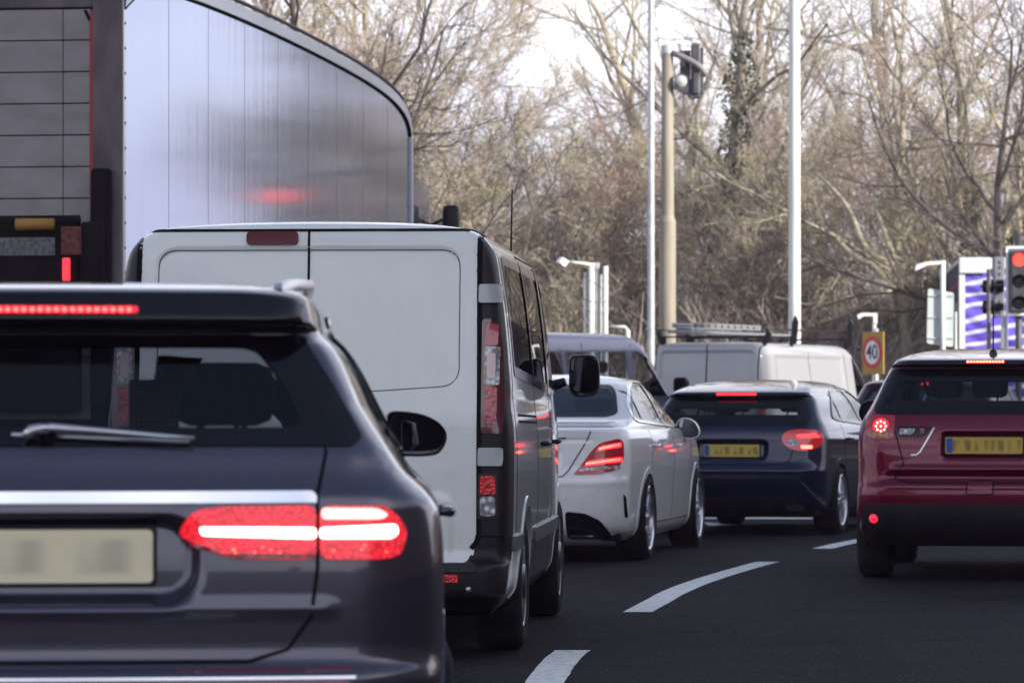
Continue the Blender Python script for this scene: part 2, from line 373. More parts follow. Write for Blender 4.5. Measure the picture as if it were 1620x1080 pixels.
        for i in range(n if closed else n-1):
            a = 4*i; b = 4*((i+1) % n); Fc += [(a, b, b+2, a+2), (a, a+1, b+1, b), (a+2, b+2, b+3, a+3)]
        me = mesh(name, V, Fc, m, False)
        return link(name, me, parent or s.root, **kw)
    def arch(s, xw, r, zc, lip=.035, m=None, off=.006):
        """round wheel opening: hole, liner and lip on both sides"""
        pol = [(xw+r*cos(t), zc+r*sin(t)) for t in np.linspace(-.35, pi+.35, 30)]
        pol = [(p[0], max(p[1], -.5)) for p in pol]+[(xw-r, -.5), (xw+r, -.5)][:0]
        full = [(xw+r*cos(t), zc+r*sin(t)) for t in np.linspace(0, pi, 28)]+[(xw-r, -.2), (xw+r, -.2)]
        s.hole('side', full)
        zb = s.V[:, 2].min()+.03
        a0 = math.asin(max(-1, min(1, (zb-zc)/r)))
        ang = np.linspace(a0, pi-a0, 34)
        ring = [(xw+(r+lip)*cos(t), max(zb-.0, zc+(r+lip)*sin(t))) for t in ang]+[(xw+(r-.012)*cos(t), max(zb, zc+(r-.012)*sin(t))) for t in ang[::-1]]
        for v in ('right', 'left'): s.patch('arch_lip', v, ring, m or s.pm, off=off, thick=.06, h=.03)
        mb = MB(); n = 26; W = s.V[:, 1].max()
        for sg in (-1, 1):
            V = []
            for t in np.linspace(-.3, pi+.3, n): V += [(xw+(r+.0)*cos(t), sg*(W-.10), zc+r*sin(t)), (xw+r*cos(t), sg*(W-.42), zc+r*sin(t))]
            mb.add(V, [(2*i, 2*i+1, 2*i+3, 2*i+2) for i in range(n-1)]+[tuple(2*i+1 for i in range(n))])
        mb.build('wheel_liner', M_under, s.root)
    def wheels(s, xs, r, W, width=.22, spokes=5, m=M_alloy, twin=False, rimr=.70, cover=False):
        wm, tm = wheel_meshes(r, width, spokes, m, rimr, cover)
        for x in xs:
            for sg in (-1, 1):
                o = link('wheel', wm, s.root, (x, sg*W, r), (0, random.uniform(0, 1.2), 0 if sg < 0 else pi)); link('tyre', tm, o)
    def finish(s, body_name='body', m=None):
        names = list(dict.fromkeys(n for n, _ in s.parts))+[body_name]; mm = dict(s.parts); objs = {}
        s.tag[s.tag == ''] = body_name
        for n in names:
            k = np.where(s.tag == n)[0]
            if not len(k): continue
            groups = [k]
            if n != body_name:                      # left and right pieces become parts of their own
                lab = np.arange(len(s.V)); q = s.Q[k]
                while True:
                    mn = lab[q].min(1); new = lab.copy()
                    for c in range(4): np.minimum.at(new, q[:, c], mn)
                    new = new[new]
                    if (new == lab).all(): break
                    lab = new
                fl = lab[q[:, 0]]; u_, ct = np.unique(fl, return_counts=True); big = [u for u, c in zip(u_, ct) if c > .08*len(k)]
                groups = [k[fl == u] for u in big]; rest = k[~np.isin(fl, big)]
                s.tag[rest] = body_name
            for kk in groups:
                Q = s.Q[kk]; ids, inv = np.unique(Q.ravel(), return_inverse=True)
                me = fastmesh(n, s.V[ids], inv.reshape(-1, 4), mm.get(n) or m or s.pm, True)
                me.normals_split_custom_set_from_vertices([tuple(map(float, v)) for v in s.vn[ids]])
                objs[n] = link(n, me, s.root)
        return objs
    def interior(s, z_belt, x0, x1, w, seats=((1.2, .4), (1.2, -.4), (2.3, .38), (2.3, -.38)), ztop=1.15, head=True):
        mb = MB(); mb.box(x0, -w, .25, x1, w, z_belt, .03); mb.build('cabin_floor', M_int, s.root)
        for x, y in seats:
            q = MB(); q.box(x-.07, y-.24, .5, x+.09, y+.24, ztop, .05)
            o = q.build('seat', M_int, s.root, smooth=True)
            if head:
                hq = MB(); hq.box(x-.06, y-.125, ztop+.05, x+.05, y+.125, ztop+.20, .045); hq.tube([(x, y-.05, ztop-.02), (x, y-.05, ztop+.08)], .008, 6); hq.tube([(x, y+.05, ztop-.02), (x, y+.05, ztop+.08)], .008, 6)
                hq.build('headrest', M_int, o, smooth=True)
        d = MB(); d.box(x1-.15, -w+.05, z_belt-.2, x1+.1, w-.05, z_belt+.04, .04); d.build('dashboard', M_int, s.root, smooth=True)
    def under(s, W, z0=.17, z1=.42, inset=.25):
        MB().box(inset, -W, z0, s.L-inset, W, z1, .03).build('underbody', M_under, s.root)
    def mirror(s, xl, outline, side=1, depth=.15, m=None, arm=None, arm_m=None, glassin=.012):
        """door mirror: domed housing, glass facing back, a foot to the door. outline in (u, z)"""
        P = [(-a*side if False else -a, b) for a, b in rnd(outline, .03, 4)]
        if side < 0: P = [(-a, b) for a, b in P]
        n = len(P); cx = sum(p[0] for p in P)/n; cz = sum(p[1] for p in P)/n; V = []; Fc = []
        ring = [(0, .93), (0, 1.), (.25, 1.03), (.6, .93), (.85, .68), (1., .3)]
        for d, k in ring:
            for p in P: V.append((xl+depth*d, cx+(p[0]-cx)*k, cz+(p[1]-cz)*k))
        for i in range(len(ring)-1):
            for j in range(n): Fc.append((i*n+j, i*n+(j+1) % n, (i+1)*n+(j+1) % n, (i+1)*n+j))
        Fc.append(tuple(range((len(ring)-1)*n, len(ring)*n)))
        V2 = [(xl+.018-.20*(p[1]-cz), cx+(p[0]-cx)*.9, cz+(p[1]-cz)*.9) for p in P]
        o = mesh('door_mirror', V, Fc, m or s.pm, True); o.set_sharp_from_angle(angle=R(50)); o = link('door_mirror', o, s.root)
        b = len(V2); V3 = V2+[(xl+.0, cx+(p[0]-cx)*.96, cz+(p[1]-cz)*.96) for p in P]
        link('mirror_rim', mesh('mirror_rim', V3, [(i, (i+1) % b, b+(i+1) % b, b+i) for i in range(b)], M_trim), o)
        link('mirror_glass', mesh('mirror_glass', V2, [tuple(range(b))], M_mirr, False), o)
        if arm:
            (u0, z0), (u1, z1) = arm; sg = side
            MB().tube([(xl+depth*.6, -u0*sg, z0), (xl+depth*.6+.03, -u1*sg, z1)], [.025, .035], 10).build('mirror_foot', arm_m or M_blk, o, smooth=True)
    def plate(s, u, z, xl, w=.52, h=.111, col=(.62,.46,.06), tilt=0., blue=False, name='number_plate', kind=0):
        """registration plate whose characters are smeared out, as in the photo"""
        m = mat('plate_'+s.root.name, col, .35, coat=.5); nt, N, L, b = nodes(m)
        tc = N.new('ShaderNodeTexCoord'); n = N.new('ShaderNodeTexNoise'); n.inputs['Scale'].default_value = 7.5 if kind else 15; n.inputs['Detail'].default_value = 0
        mp = N.new('ShaderNodeMapping'); mp.inputs['Scale'].default_value = (1, 1.5, .32); mp.inputs['Location'].default_value = (0, s.x*3, 0); L.new(tc.outputs['Object'], mp.inputs[0]); L.new(mp.outputs[0], n.inputs['Vector'])
        sp = N.new('ShaderNodeSeparateXYZ'); L.new(tc.outputs['Object'], sp.inputs[0])
        ab = N.new('ShaderNodeMath'); ab.operation = 'ABSOLUTE'; L.new(sp.outputs['Z'], ab.inputs[0])
        e = N.new('ShaderNodeMapRange'); e.interpolation_type = 'SMOOTHSTEP'; e.inputs['From Min'].default_value = h*.42; e.inputs['From Max'].default_value = h*.22; L.new(ab.outputs[0], e.inputs[0])
        r = N.new('ShaderNodeMapRange'); r.interpolation_type = 'SMOOTHSTEP'; r.inputs['From Min'].default_value = .40; r.inputs['From Max'].default_value = .66; r.inputs['To Max'].default_value = .72 if not kind else .42; L.new(n.outputs['Fac'], r.inputs[0])
        mu = N.new('ShaderNodeMath'); mu.operation = 'MULTIPLY'; L.new(e.outputs[0], mu.inputs[0]); L.new(r.outputs[0], mu.inputs[1])
        mx = N.new('ShaderNodeMix'); mx.data_type = 'RGBA'; mx.inputs['A'].default_value = (*col, 1); mx.inputs['B'].default_value = (col[0]*.25, col[1]*.22, col[2]*.3+.02, 1); L.new(mu.outputs[0], mx.inputs['Factor']); L.new(mx.outputs['Result'], b.inputs['Base Color'])
        poly = rnd([(-w/2, -h/2), (w/2, -h/2), (w/2, h/2), (-w/2, h/2)], .012, 3)
        o = MB().prism(poly, -.004, .004).build(name, m, s.root, loc=(xl, -u, z), rot=(0, tilt, 0))
        if blue: MB().box(-.0055, w/2-.05, -h/2+.006, -.0035, w/2-.008, h/2-.006).build('plate_band', mat('plate_blue', (.02,.07,.32), .4), o)
        MB().prism(rnd([(-w/2-.008, -h/2-.008), (w/2+.008, -h/2-.008), (w/2+.008, h/2+.008), (-w/2-.008, h/2+.008)], .012, 3), .0045, .02).build('plate_holder', M_blk, o)
        return o

def wheel_meshes(r, width, spokes, m, rimr=.7, cover=False):
    """wheel lying in the xz plane, outer face towards -y"""
    rr = r*rimr; w2 = width/2
    tm = MB().lathe([(rr, -w2+.005), (rr+.02, -w2-.006), ((rr+r)/2, -w2-.014), (r-.022, -w2-.004), (r-.004, -w2+.02), (r, -w2+.05), (r, w2-.05), (r-.004, w2-.02), (r-.022, w2), (rr+.02, w2+.006), (rr, w2)], 48)
    for g in (-.035, 0, .035): tm.lathe([(r-.001, g-.004), (r+.0015, g), (r-.001, g+.004)], 48)
    tmesh = tm.mesh('tyre', M_tyre, True)
    b = MB(); y0 = -w2+.012
    b.lathe([(rr+.004, -w2+.002), (rr-.004, -w2-.004), (rr-.018, -w2+.008), (rr-.022, -w2+.03), (rr-.03, w2-.03)], 48)
    n = spokes
    if cover:
        b.lathe([(.03, -w2-.018), (.075, -w2-.014), (.09, -w2+.0), (rr*.8, -w2+.002), (rr-.01, -w2+.012)], 40)
        b.add([(0, -w2-.02, 0)]+[(.032*cos(t), -w2-.018, .032*sin(t)) for t in np.linspace(0, 2*pi, 13)[:-1]], [(0, 1+(k+1) % 12, 1+k) for k in range(12)])
        for k in range(n*2):
            t = 2*pi*k/(n*2); c, s_ = cos(t), sin(t)
            def P(a, q, y): return (a*c-q*s_, y, a*s_+q*c)
            b.add([P(rr*.38, -.012, -w2-.002), P(rr*.38, .012, -w2-.002), P(rr*.9, .028, -w2-.002), P(rr*.9, -.028, -w2-.002), P(rr*.36, -.018, y0+.0), P(rr*.36, .018, y0), P(rr*.93, .036, y0), P(rr*.93, -.036, y0)], [(0,1,2,3),(0,4,5,1),(1,5,6,2),(2,6,7,3),(3,7,4,0)])
    else:
        for k in range(n):
            for off in ((-.075, .075) if n <= 7 else (0,)):
                t = 2*pi*k/n
                def P(a, q, y, t2=t+off*.0):
                    an = t+off*(a/rr)*1.9; c, s_ = cos(an), sin(an); return (a*c-q*s_, y, a*s_+q*c)
                A = [(.05, .024, y0-.002), (rr*.5, .015, y0+.012), (rr-.012, .019, y0+.004)]
                V = []
                for a, q, y in A: V += [P(a, -q, y+.018), P(a, -q*.6, y), P(a, q*.6, y), P(a, q, y+.018)]
                b.add(V, [(4*i+j, 4*i+j+1, 4*i+5+j, 4*i+4+j) for i in range(2) for j in range(3)])
        b.lathe([(0.001, y0-.008), (.03, y0-.007), (.036, y0), (.062, y0+.002), (.07, y0+.03)], 24)
    wm = b.mesh('wheel', m, True); wm.set_sharp_from_angle(angle=R(35))
    # brake disc behind the spokes shares the wheel mesh through a second material
    d = MB().lathe([(.05, .0), (rr*.78, .0), (rr*.78, .02), (.05, .02)], 32)
    base = len(wm.vertices)
    bm = bmesh.new(); bm.from_mesh(wm); vs = [bm.verts.new(v) for v in d.V]
    for f in d.F:
        try: bf = bm.faces.new([vs[i] for i in f]); bf.material_index = 1
        except ValueError: pass
    dk = MB().lathe([(.0005, .035), (rr-.01, .035)], 32); vs = [bm.verts.new(v) for v in dk.V]
    for f in dk.F:
        bf = bm.faces.new([vs[i] for i in f]); bf.material_index = 2
    bm.to_mesh(wm); bm.free(); wm.materials.append(M_disc); wm.materials.append(M_under)
    return wm, tmesh
def at(px, py, d): return ((px-810)/F*d, d, EYE+(640-py)/F*d)

def sst(a): a = np.clip(a, 0, 1); return a*a*(3-2*a)
def rbox(u, z, cu, cz, hw, hh, r):
    """signed distance to a rounded rectangle, negative inside"""
    qx = np.abs(u-cu)-hw+r; qz = np.abs(z-cz)-hh+r
    return np.hypot(np.maximum(qx, 0), np.maximum(qz, 0))+np.minimum(np.maximum(qx, qz), 0)-r
def sym(poly): return [(-a, b) for a, b in poly][::-1]
def side_glass(c, outer, cuts, glassm, trim=M_chrome, frame=M_trim, fr=.03, names='side_window', trimw=.012, views=('right', 'left'), off=.003):
    """side glazing: an opening, a dark surround with the pillars, one pane per window"""
    c.hole('side', offset_poly(outer, -fr*.45))
    for v in views:
        c.patch('window_surround', v, outer, frame, off=off, thick=.02, inner=offset_poly(outer, -fr))
        inn = offset_poly(outer, -fr*.8)
        c.patch(names, v, inn, glassm, off=off-.004, thick=.004, h=.06)
        for a, b, wd in cuts: c.ribbon('pillar_trim', v, [a, b], frame, wd=wd, off=off+.002, thick=.012)
        if trim: c.ribbon('window_trim', v, outer, trim, wd=trimw, off=off+.005, thick=.012, closed=True)
def seams(c, lines, views=('right', 'left'), wd=.007):
    for v in views:
        for ln in lines: c.ribbon('panel_gap', v, ln, M_under, wd=wd, off=.0012)
def handles(c, pts, m, views=(-1, 1), ln=.2):
    for x, z in pts:
        for v, sg in (('right', -1), ('left', 1)):
            p, n = c.proj(v, x, z)
            mb = MB(); y = p.y+sg*.03
            mb.tube([(x-ln/2, p.y+sg*.004, z), (x-ln/2+.025, y, z), (x+ln/2-.03, y, z+.004), (x+ln/2, p.y+sg*.004, z)], [.010, .014, .014, .010], 8)
            mb.build('door_handle', m, c.root, smooth=True)

# ================================================================ the dark grey estate, nearest
P_grey = paint('estate_paint', (.078,.073,.104), metal=.65, rough=.26, dirt=.04)
def wag_recess(V):
    V = V.copy(); u = -V[:, 1]; z = V[:, 2]; k = (V[:, 0] < .5)
    d = rbox(u, z, 0, .875, .365, .098, .085); V[:, 0] += k*.040*sst(-d/.028)
    # light-catching crease below the lamps and a soft hollow under it
    V[:, 0] -= k*.006*np.exp(-((z-.775)/.012)**2)*sst((.66-np.abs(u))/.05)
    return V
rows = [(.20,.16,4.80,.80,.3,.3,.3,.4),(.27,.06,4.88,.88,.3,.3,.4,.5),(.42,.015,4.92,.915,.24,.26,.4,.5),(.56,-.005,4.93,.926,.22,.24,.4,.5),(.628,-.01,4.92,.928,.22,.24,.4,.5),
        (.645,.0,4.92,.928,.22,.24,.4,.5),(.662,.03,4.91,.928,.2,.22,.4,.5),(.76,.03,4.86,.930,.19,.21,.4,.5),(.86,.034,4.72,.930,.18,.19,.4,.5),(.93,.042,4.45,.926,.18,.18,.3,.4),
        (.985,.05,4.0,.915,.18,.18,.3,.3),(1.01,.052,3.75,.90,.18,.18,.3,.3),(1.028,.066,3.62,.885,.18,.18,.3,.3),(1.06,.085,3.5,.850,.16,.14,.25,.25),(1.11,.105,3.40,.830,.13,.09,.25,.25),
        (1.22,.19,3.10,.780,.11,.07,.25,.25),(1.32,.27,2.85,.725,.11,.07,.25,.25),(1.350,.300,2.72,.685,.12,.085,.25,.25),(1.362,.295,2.68,.68,.12,.085,.25,.25),(1.372,.222,2.66,.675,.12,.085,.25,.25),(1.385,.222,2.64,.67,.12,.085,.25,.25),(1.425,.245,2.62,.66,.12,.09,.25,.25),
        (1.44,.25,2.58,.645,.14,.14,.25,.25),(1.457,.32,2.5,.60,.14,.14,.25,.25),(1.470,.55,2.3,.50,.1,.14,.2,.2),(1.482,.9,2.1,.30,.1,.1,.1,.1),(1.487,1.2,1.9,.10,.05,.05,.05,.05),(1.488,1.3,1.8,.02,.01,.01,.01,.01)]
W = Car('estate_car', 'dark grey estate car with brake lamps lit, nearest the camera at the left edge', 'car', (41-810)/766., 7.93, -4, rows, 4.93,
        group='cars queueing at the signals', step=.011, ncol=(64, 16, 80, 8, 14), taper=(.075, .12), bow=(.055, .14), recess=wag_recess, paint_m=P_grey, ztaper=([.98,1.08,1.20,1.45],[.075,.105,.16,.165]))
tg = [(-.64,1.40),(.64,1.40),(.622,1.1),(.603,1.01),(.603,.86),(.59,.76),(.54,.69),(.46,.666),(-.46,.666),(-.54,.69),(-.59,.76),(-.603,.86),(-.603,1.01),(-.622,1.1)]
rw = [(-.68,1.112),(.68,1.112),(.700,1.130),(.64,1.24),(.582,1.335),(.56,1.347),(-.56,1.347),(-.582,1.335),(-.64,1.24),(-.700,1.130)]
rwi = [(-.56,1.15),(.56,1.15),(.57,1.165),(.535,1.24),(.48,1.315),(.45,1.325),(-.45,1.325),(-.48,1.315),(-.535,1.24),(-.57,1.165)]
W.hole('rear', offset_poly(rwi, .015))
W.arch(.98, .355, .335); W.arch(3.92, .355, .335)
W.panel('spoiler', 'rear', [(-.75,1.365),(.75,1.365),(.75,1.449),(-.75,1.449)], M_trim)
W.panel('tailgate', 'rear', tg)
W.panel('rear_bumper', 'rear', [(-.9,.15),(.9,.15),(.9,.64),(.62,.70),(.605,.86),(.603,.66),(-.603,.66),(-.605,.86),(-.62,.70),(-.9,.64)])
W.panel('rear_door', 'side', [(1.05,.78),(1.25,.40),(1.42,.30),(2.38,.30),(2.38,1.06),(1.1,1.09)])
W.panel('front_door', 'side', [(2.38,.30),(3.45,.30),(3.52,.7),(3.42,1.03),(2.38,1.06)])
W.panel('bonnet', 'front', [(-.75,.80),(.75,.80),(.7,1.03),(-.7,1.03)])
# windscreen
ws = [(-.74,1.06),(.74,1.06),(.62,1.42),(-.62,1.42)]
W.hole('front', offset_poly(ws, -.03)); W.patch('windscreen', 'front', offset_poly(ws, -.01), G_clear, off=.0, thick=.004, h=.06); W.patch('windscreen_surround', 'front', ws, M_trim, off=.003, inner=offset_poly(ws, -.035))
W.patch('rear_window', 'rear', offset_poly(rwi, .03), G_mid, off=.002, thick=.004, h=.04)
W.patch('window_band', 'rear', rnd(rw, .02), M_trim, off=.004, inner=rnd(rwi, .03))
sg = [(.62,1.14),(.74,1.25),(.98,1.365),(1.3,1.40),(2.45,1.395),(2.95,1.25),(3.40,1.075),(3.3,1.05),(2.4,1.075),(.9,1.105)]
side_glass(W, rnd(sg, .05), [((1.22,1.08),(1.12,1.40),.05),((2.40,1.06),(2.32,1.41),.07),((1.18,1.09),(1.10,1.39),.02)], G_mid, trim=M_trim)
seams(W, [[(1.02,.80),(1.25,.42),(1.42,.30)],[(1.1,1.08),(1.05,.9),(1.02,.80)],[(2.38,.30),(2.38,1.06)],[(3.45,.30),(3.52,.7),(3.44,1.03)],[(1.42,.30),(3.45,.30)]])
W.ribbon('tailgate_gap', 'rear', tg[2:][:-0 or None][:9]+[], M_under, wd=.008, off=.002)
W.ribbon('tailgate_gap', 'rear', [(-.46,.666),(-.54,.69),(-.59,.76),(-.603,.86),(-.603,1.01),(-.622,1.1),(-.56,1.36)], M_under, wd=.008, off=.002)
W.ribbon('tailgate_gap', 'rear', [(.603,1.01),(.622,1.1),(.56,1.36)], M_under, wd=.006, off=.002)
# chrome strip over the plate and lamps
W.patch('chrome_strip', 'rear', [(-.60,.994),(.60,.994),(.60,1.006),(.59,1.014),(-.59,1.014),(-.60,1.006)], M_chrome, off=.014, thick=.02)
for sgn, fl in ((1, lambda p: p), (-1, sym)):
    v = 'rear'
    inner_l = fl(rnd([(.316,.945),(.345,.978),(.40,.986),(.599,.988),(.599,.876),(.44,.878),(.36,.90)], .02))
    outer_l = fl(rnd([(.606,.988),(.745,.984),(.775,.955),(.785,.93),(.775,.885),(.74,.876),(.606,.876)], .025))
    a = W.patch('tail_lamp', v, inner_l, M_redlit, off=.014, thick=.03, h=.02)
    W.patch('light_bar', v, fl(rnd([(.355,.9435),(.599,.9415),(.599,.918),(.36,.926)], .011)), M_glow, off=.017, thick=.006, h=.02, parent=a)
    W.patch('lens_edge', v, fl(rnd([(.33,.93),(.40,.889),(.598,.887),(.598,.878),(.44,.8785),(.36,.901)], .005)), M_redlens, off=.0165, thick=.004, h=.02, parent=a)
    b = W.patch('tail_lamp', v, outer_l, M_redlit, off=.014, thick=.03, h=.02)
    W.patch('light_bar', v, fl(rnd([(.606,.941),(.762,.947),(.768,.93),(.755,.918),(.606,.919)], .010)), M_glow, off=.017, thick=.006, h=.02, parent=b)
    W.patch('light_bar', v, fl(rnd([(.610,.982),(.725,.980),(.748,.967),(.735,.958),(.610,.959)], .010)), emis('led_pink', (1.0,.30,.27), 2.6), off=.017, thick=.006, h=.02, parent=b)
    # small glowing beads put in as sparkles low in the lamp
    for i in range(11):
        uu = random.uniform(.42,.58) if i < 7 else random.uniform(.62,.75); zz = .899+random.uniform(-.007, .008)
        p, n = W.proj('rear', uu*sgn, zz); MB().lathe([(.0005, -.0015), (.0016, -.0008), (.0020, 0)], 8, 'x', (p.x-.017, p.y, p.z)).build('sparkle_bead', M_ledhot, b if i > 6 else a, smooth=True)
    W.patch('bumper_reflector', v, fl(rnd([(.44,.622),(.665,.622),(.66,.600),(.45,.600)], .006)), M_redpl, off=.010, thick=.02, h=.02)
    W.patch('bumper_chrome', v, fl([(.0,.634),(.68,.634),(.68,.629),(.0,.629)]), M_chrome, off=.008, thick=.012, h=.03)
W.plate(0, .8845, .062, col=(.95,.86,.58), name='number_plate', kind=1)
mb = MB()
for i in range(25):
    uu = -.205+i*.0171; p, n = W.proj('rear', uu, 1.402); mb.lathe([(.0004, -.005), (.0045, -.003), (.006, 0)], 8, 'x', (p.x-.003, -uu, 1.402))
hb = W.patch('high_brake_light', 'rear', rnd([(-.225,1.394),(.225,1.394),(.225,1.410),(-.225,1.410)], .008), M_redlit, off=.003, thick=.01, h=.02)
mb.build('led_row', emis('led_hi', (1,.04,.035), 6.), hb, smooth=True)
wp = [W.uz(a, b, .13) for a, b in ((42,689),(50,680),(72,676),(110,678),(180,683),(250,689),(308,693))]
wx = [(W.proj('rear', u, z)[0].x-.03, -u, z) for u, z in wp]
MB().tube(wx, [.010,.012,.012,.009,.007,.006,.004], 8).tube([(wx[3][0]+.015, wx[3][1]+.12, wx[3][2]-.012), (wx[6][0]+.015, wx[6][1]+.01, wx[6][2]-.008)], .005, 6).build('rear_wiper', M_satin, W.root, smooth=True)
MB().lathe([(.001,-.02),(.022,-.016),(.026,.0),(.026,.03)], 16, 'x', (W.proj('rear', 0-.02+wp[2][0], 1.135)[0].x-.01, -wp[2][0], 1.140)).build('wiper_hub', M_trim, W.root, smooth=True)
# roof rails: flat-ended bright bars on feet
for sg_ in (-1, 1):
    pts = [(.40,.520,1.430),(.43,.525,1.452),(.60,.560,1.468),(1.0,.600,1.478),(2.0,.61,1.478),(2.7,.58,1.455),(2.85,.565,1.43)]
    m_ = MB(); V = []; Fc = []
    for x, y, z in pts:
        for dy, dz in ((-.012,-.013),(.012,-.013),(.015,.0),(.009,.012),(-.009,.012),(-.015,0)): V.append((x, sg_*(y+dy), z+dz))
    for i in range(len(pts)-1):
        for k in range(6): Fc.append((i*6+k, i*6+(k+1) % 6, (i+1)*6+(k+1) % 6, (i+1)*6+k))
    Fc += [tuple(range(6)), tuple(range(36, 42))]; m_.add(V, Fc); rl = m_.build('roof_rail', M_satin, W.root, auto=40)
    MB().box(.372, sg_*.520-.014, 1.412, .399, sg_*.520+.014, 1.452, .004).build('rail_cap', M_trim, rl)
    MB().box(.42, sg_*.54-.014, 1.41, .62, sg_*.55+.014, 1.452, .004).build('rail_foot', M_satin, rl)
ml = [(613,655),(622,650),(648,651),(676,657),(697,669),(708,686),(705,703),(693,719),(668,722),(634,721),(620,712),(613,690)]
W.mirror(2.95, W.PZ(ml, 2.95), 1, .16, m=M_trim, arm=((.87,1.055),(.80,1.03)))
W.mirror(2.95, [(a, b) for a, b in W.PZ(ml, 2.95)], -1, .16, m=M_trim, arm=((.87,1.055),(.80,1.03)))
handles(W, [(1.28,.945),(2.60,.93)], P_grey)
W.interior(.86, .75, 3.3, .74, ztop=1.10)
# a pale mesh screen standing behind the rear seats, and front-seat backs
ms = MB(); x0 = 1.05
a = [W.uz(px, py, x0) for px, py in ((205,600),(243,600),(250,562),(322,566),(300,600),(283,640),(283,684),(205,684))]
ou = MB()
us = [p[0] for p in a]; zs = [p[1] for p in a]
gx = np.arange(min(us), max(us), .0105); gz = np.arange(min(zs), max(zs), .0105)
for g in gx:
    zz = np.linspace(min(zs), max(zs), 80); ins = inpoly(np.full_like(zz, g), zz, a)
    if ins.any(): ou.box(x0, -g-.0017, zz[ins].min(), x0+.003, -g+.0017, zz[ins].max())
for g in gz:
    xx = np.linspace(min(us), max(us), 80); ins = inpoly(xx, np.full_like(xx, g), a)
    if ins.any(): ou.box(x0+.003, -xx[ins].max(), g-.0017, x0+.006, -xx[ins].min(), g+.0017)
ou.build('mesh_screen', mat('screen_cord', (.42,.42,.42), .6), W.root)
MB().prism([(-p[0], p[1]) for p in a], x0+.02, x0+.024).build('screen_backing', mat('screen_cloth', (.10,.10,.11), .8), W.root)
W.under(.80); W.wheels((.98, 3.92), .335, .80, .235, 5, M_alloy)
W.finish()

# ================================================================ the white panel-door van behind it
P_white = paint('van_white', (.78,.80,.77), rough=.30, dirt=.16)
def trf_recess(V):
    V = V.copy(); u = -V[:, 1]; z = V[:, 2]; k = (V[:, 0] < .45)
    V[:, 2] += (z > 1.85)*.030*sst((z-1.85)/.15)*(1-np.clip(np.abs(u)/.85, 0, 1)**2.2)
    # embossed field of each door: from z 1.27..1.92, lower edge dipping to the middle
    zb = 1.265+.02*sst((np.abs(u)-.2)/.5); cz = (1.925+zb)/2
    d = rbox(u, z, 0, cz, .712, (1.925-zb)/2, .09); V[:, 0] += k*.010*sst(-d/.014)
    V[:, 0] += k*.010*np.exp(-(d/.009)**2)
    d = rbox(u, z, .40, .60, .285, .19, .07); V[:, 0] -= k*.010*sst(-d/.02)
    d = rbox(u, z, -.40, .60, .285, .19, .07); V[:, 0] -= k*.010*sst(-d/.02)
    return V
rows = [(.24,.10,4.90,.88,.1,.1,.3,.4),(.30,-.05,4.95,.93,.14,.12,.3,.4),(.33,-.07,4.98,.945,.16,.14,.3,.4),(.44,-.075,5.0,.955,.16,.14,.3,.4),(.462,-.06,5.0,.957,.16,.14,.3,.4),(.475,.02,5.0,.96,.13,.08,.3,.4),
        (.60,.015,4.98,.972,.13,.085,.3,.4),(.90,.015,4.90,.978,.13,.085,.3,.4),(1.05,.018,4.75,.975,.13,.085,.3,.3),(1.15,.022,4.45,.965,.13,.085,.3,.3),(1.22,.03,4.2,.955,.13,.085,.3,.3),(1.30,.038,4.1,.955,.13,.085,.25,.25),
        (1.60,.07,3.8,.930,.13,.085,.25,.25),(1.85,.10,3.5,.895,.13,.085,.25,.25),(1.93,.112,3.35,.875,.13,.085,.25,.25),(1.985,.125,3.2,.825,.13,.085,.25,.25),(2.012,.145,3.1,.78,.13,.085,.2,.2),(2.028,.19,3.0,.70,.1,.1,.2,.2),(2.045,.4,2.8,.45,.1,.1,.2,.2),(2.052,.7,2.4,.15,.1,.1,.1,.1),(2.053,.9,2.0,.02,.01,.01,.01,.01)]
M_blkc = 0
T = Car('panel_van', 'white panel van with twin rear doors and black lamp columns, second in the nearest queue', 'van', (484-810)/339., 17.92, 4, rows, 5.0,
        group=None, step=.013, ncol=(60, 10, 80, 8, 12), taper=(.012, .10), bow=(.025, .12), recess=trf_recess, paint_m=P_white)
T.arch(1.0, .375, .345, m=P_white); T.arch(4.06, .375, .345, m=P_white)
for s_ in (1, -1): T.panel('lamp_column', 'rear', [(s_*.808,.585),(s_*1.2,.585),(s_*1.2,2.016),(s_*.795,2.016)] if s_ > 0 else [(-.808,.585),(-.795,2.016),(-1.2,2.016),(-1.2,.585)], M_blk)
T.panel('rear_bumper', 'rear', [(-1.2,.1),(1.2,.1),(1.2,.584),(.80,.584),(.775,.50),(.74,.468),(-.74,.468),(-.775,.50),(-.80,.584),(-1.2,.584)], M_blk)
T.panel('rear_door', 'rear', [(0,.46),(.82,.46),(.82,2.02),(0,2.02)]); T.panel('rear_door_left', 'rear', [(0,.46),(-.82,.46),(-.82,2.02),(0,2.02)])
T.panel('side_cladding', 'side', [(-.1,.2),(5,.2),(5,.56),(-.1,.56)], M_blk)
T.panel('sliding_door', 'side', [(1.75,.56),(2.95,.56),(2.95,1.95),(1.75,1.95)]); T.panel('front_door', 'side', [(2.95,.56),(3.95,.56),(3.95,1.3),(3.2,1.95),(2.95,1.95)])
sgl = rnd([(.42,1.335),(.44,1.88),(.52,1.915),(3.08,1.915),(3.40,1.80),(4.05,1.38),(4.0,1.27),(3.2,1.25)], .05)
side_glass(T, sgl, [((1.70,1.30),(1.68,1.92),.06),((2.93,1.26),(2.90,1.93),.14)], G_dark, trim=None, frame=M_trim, fr=.05)
ws = [(-.80,1.26),(.80,1.26),(.72,1.93),(-.72,1.93)]
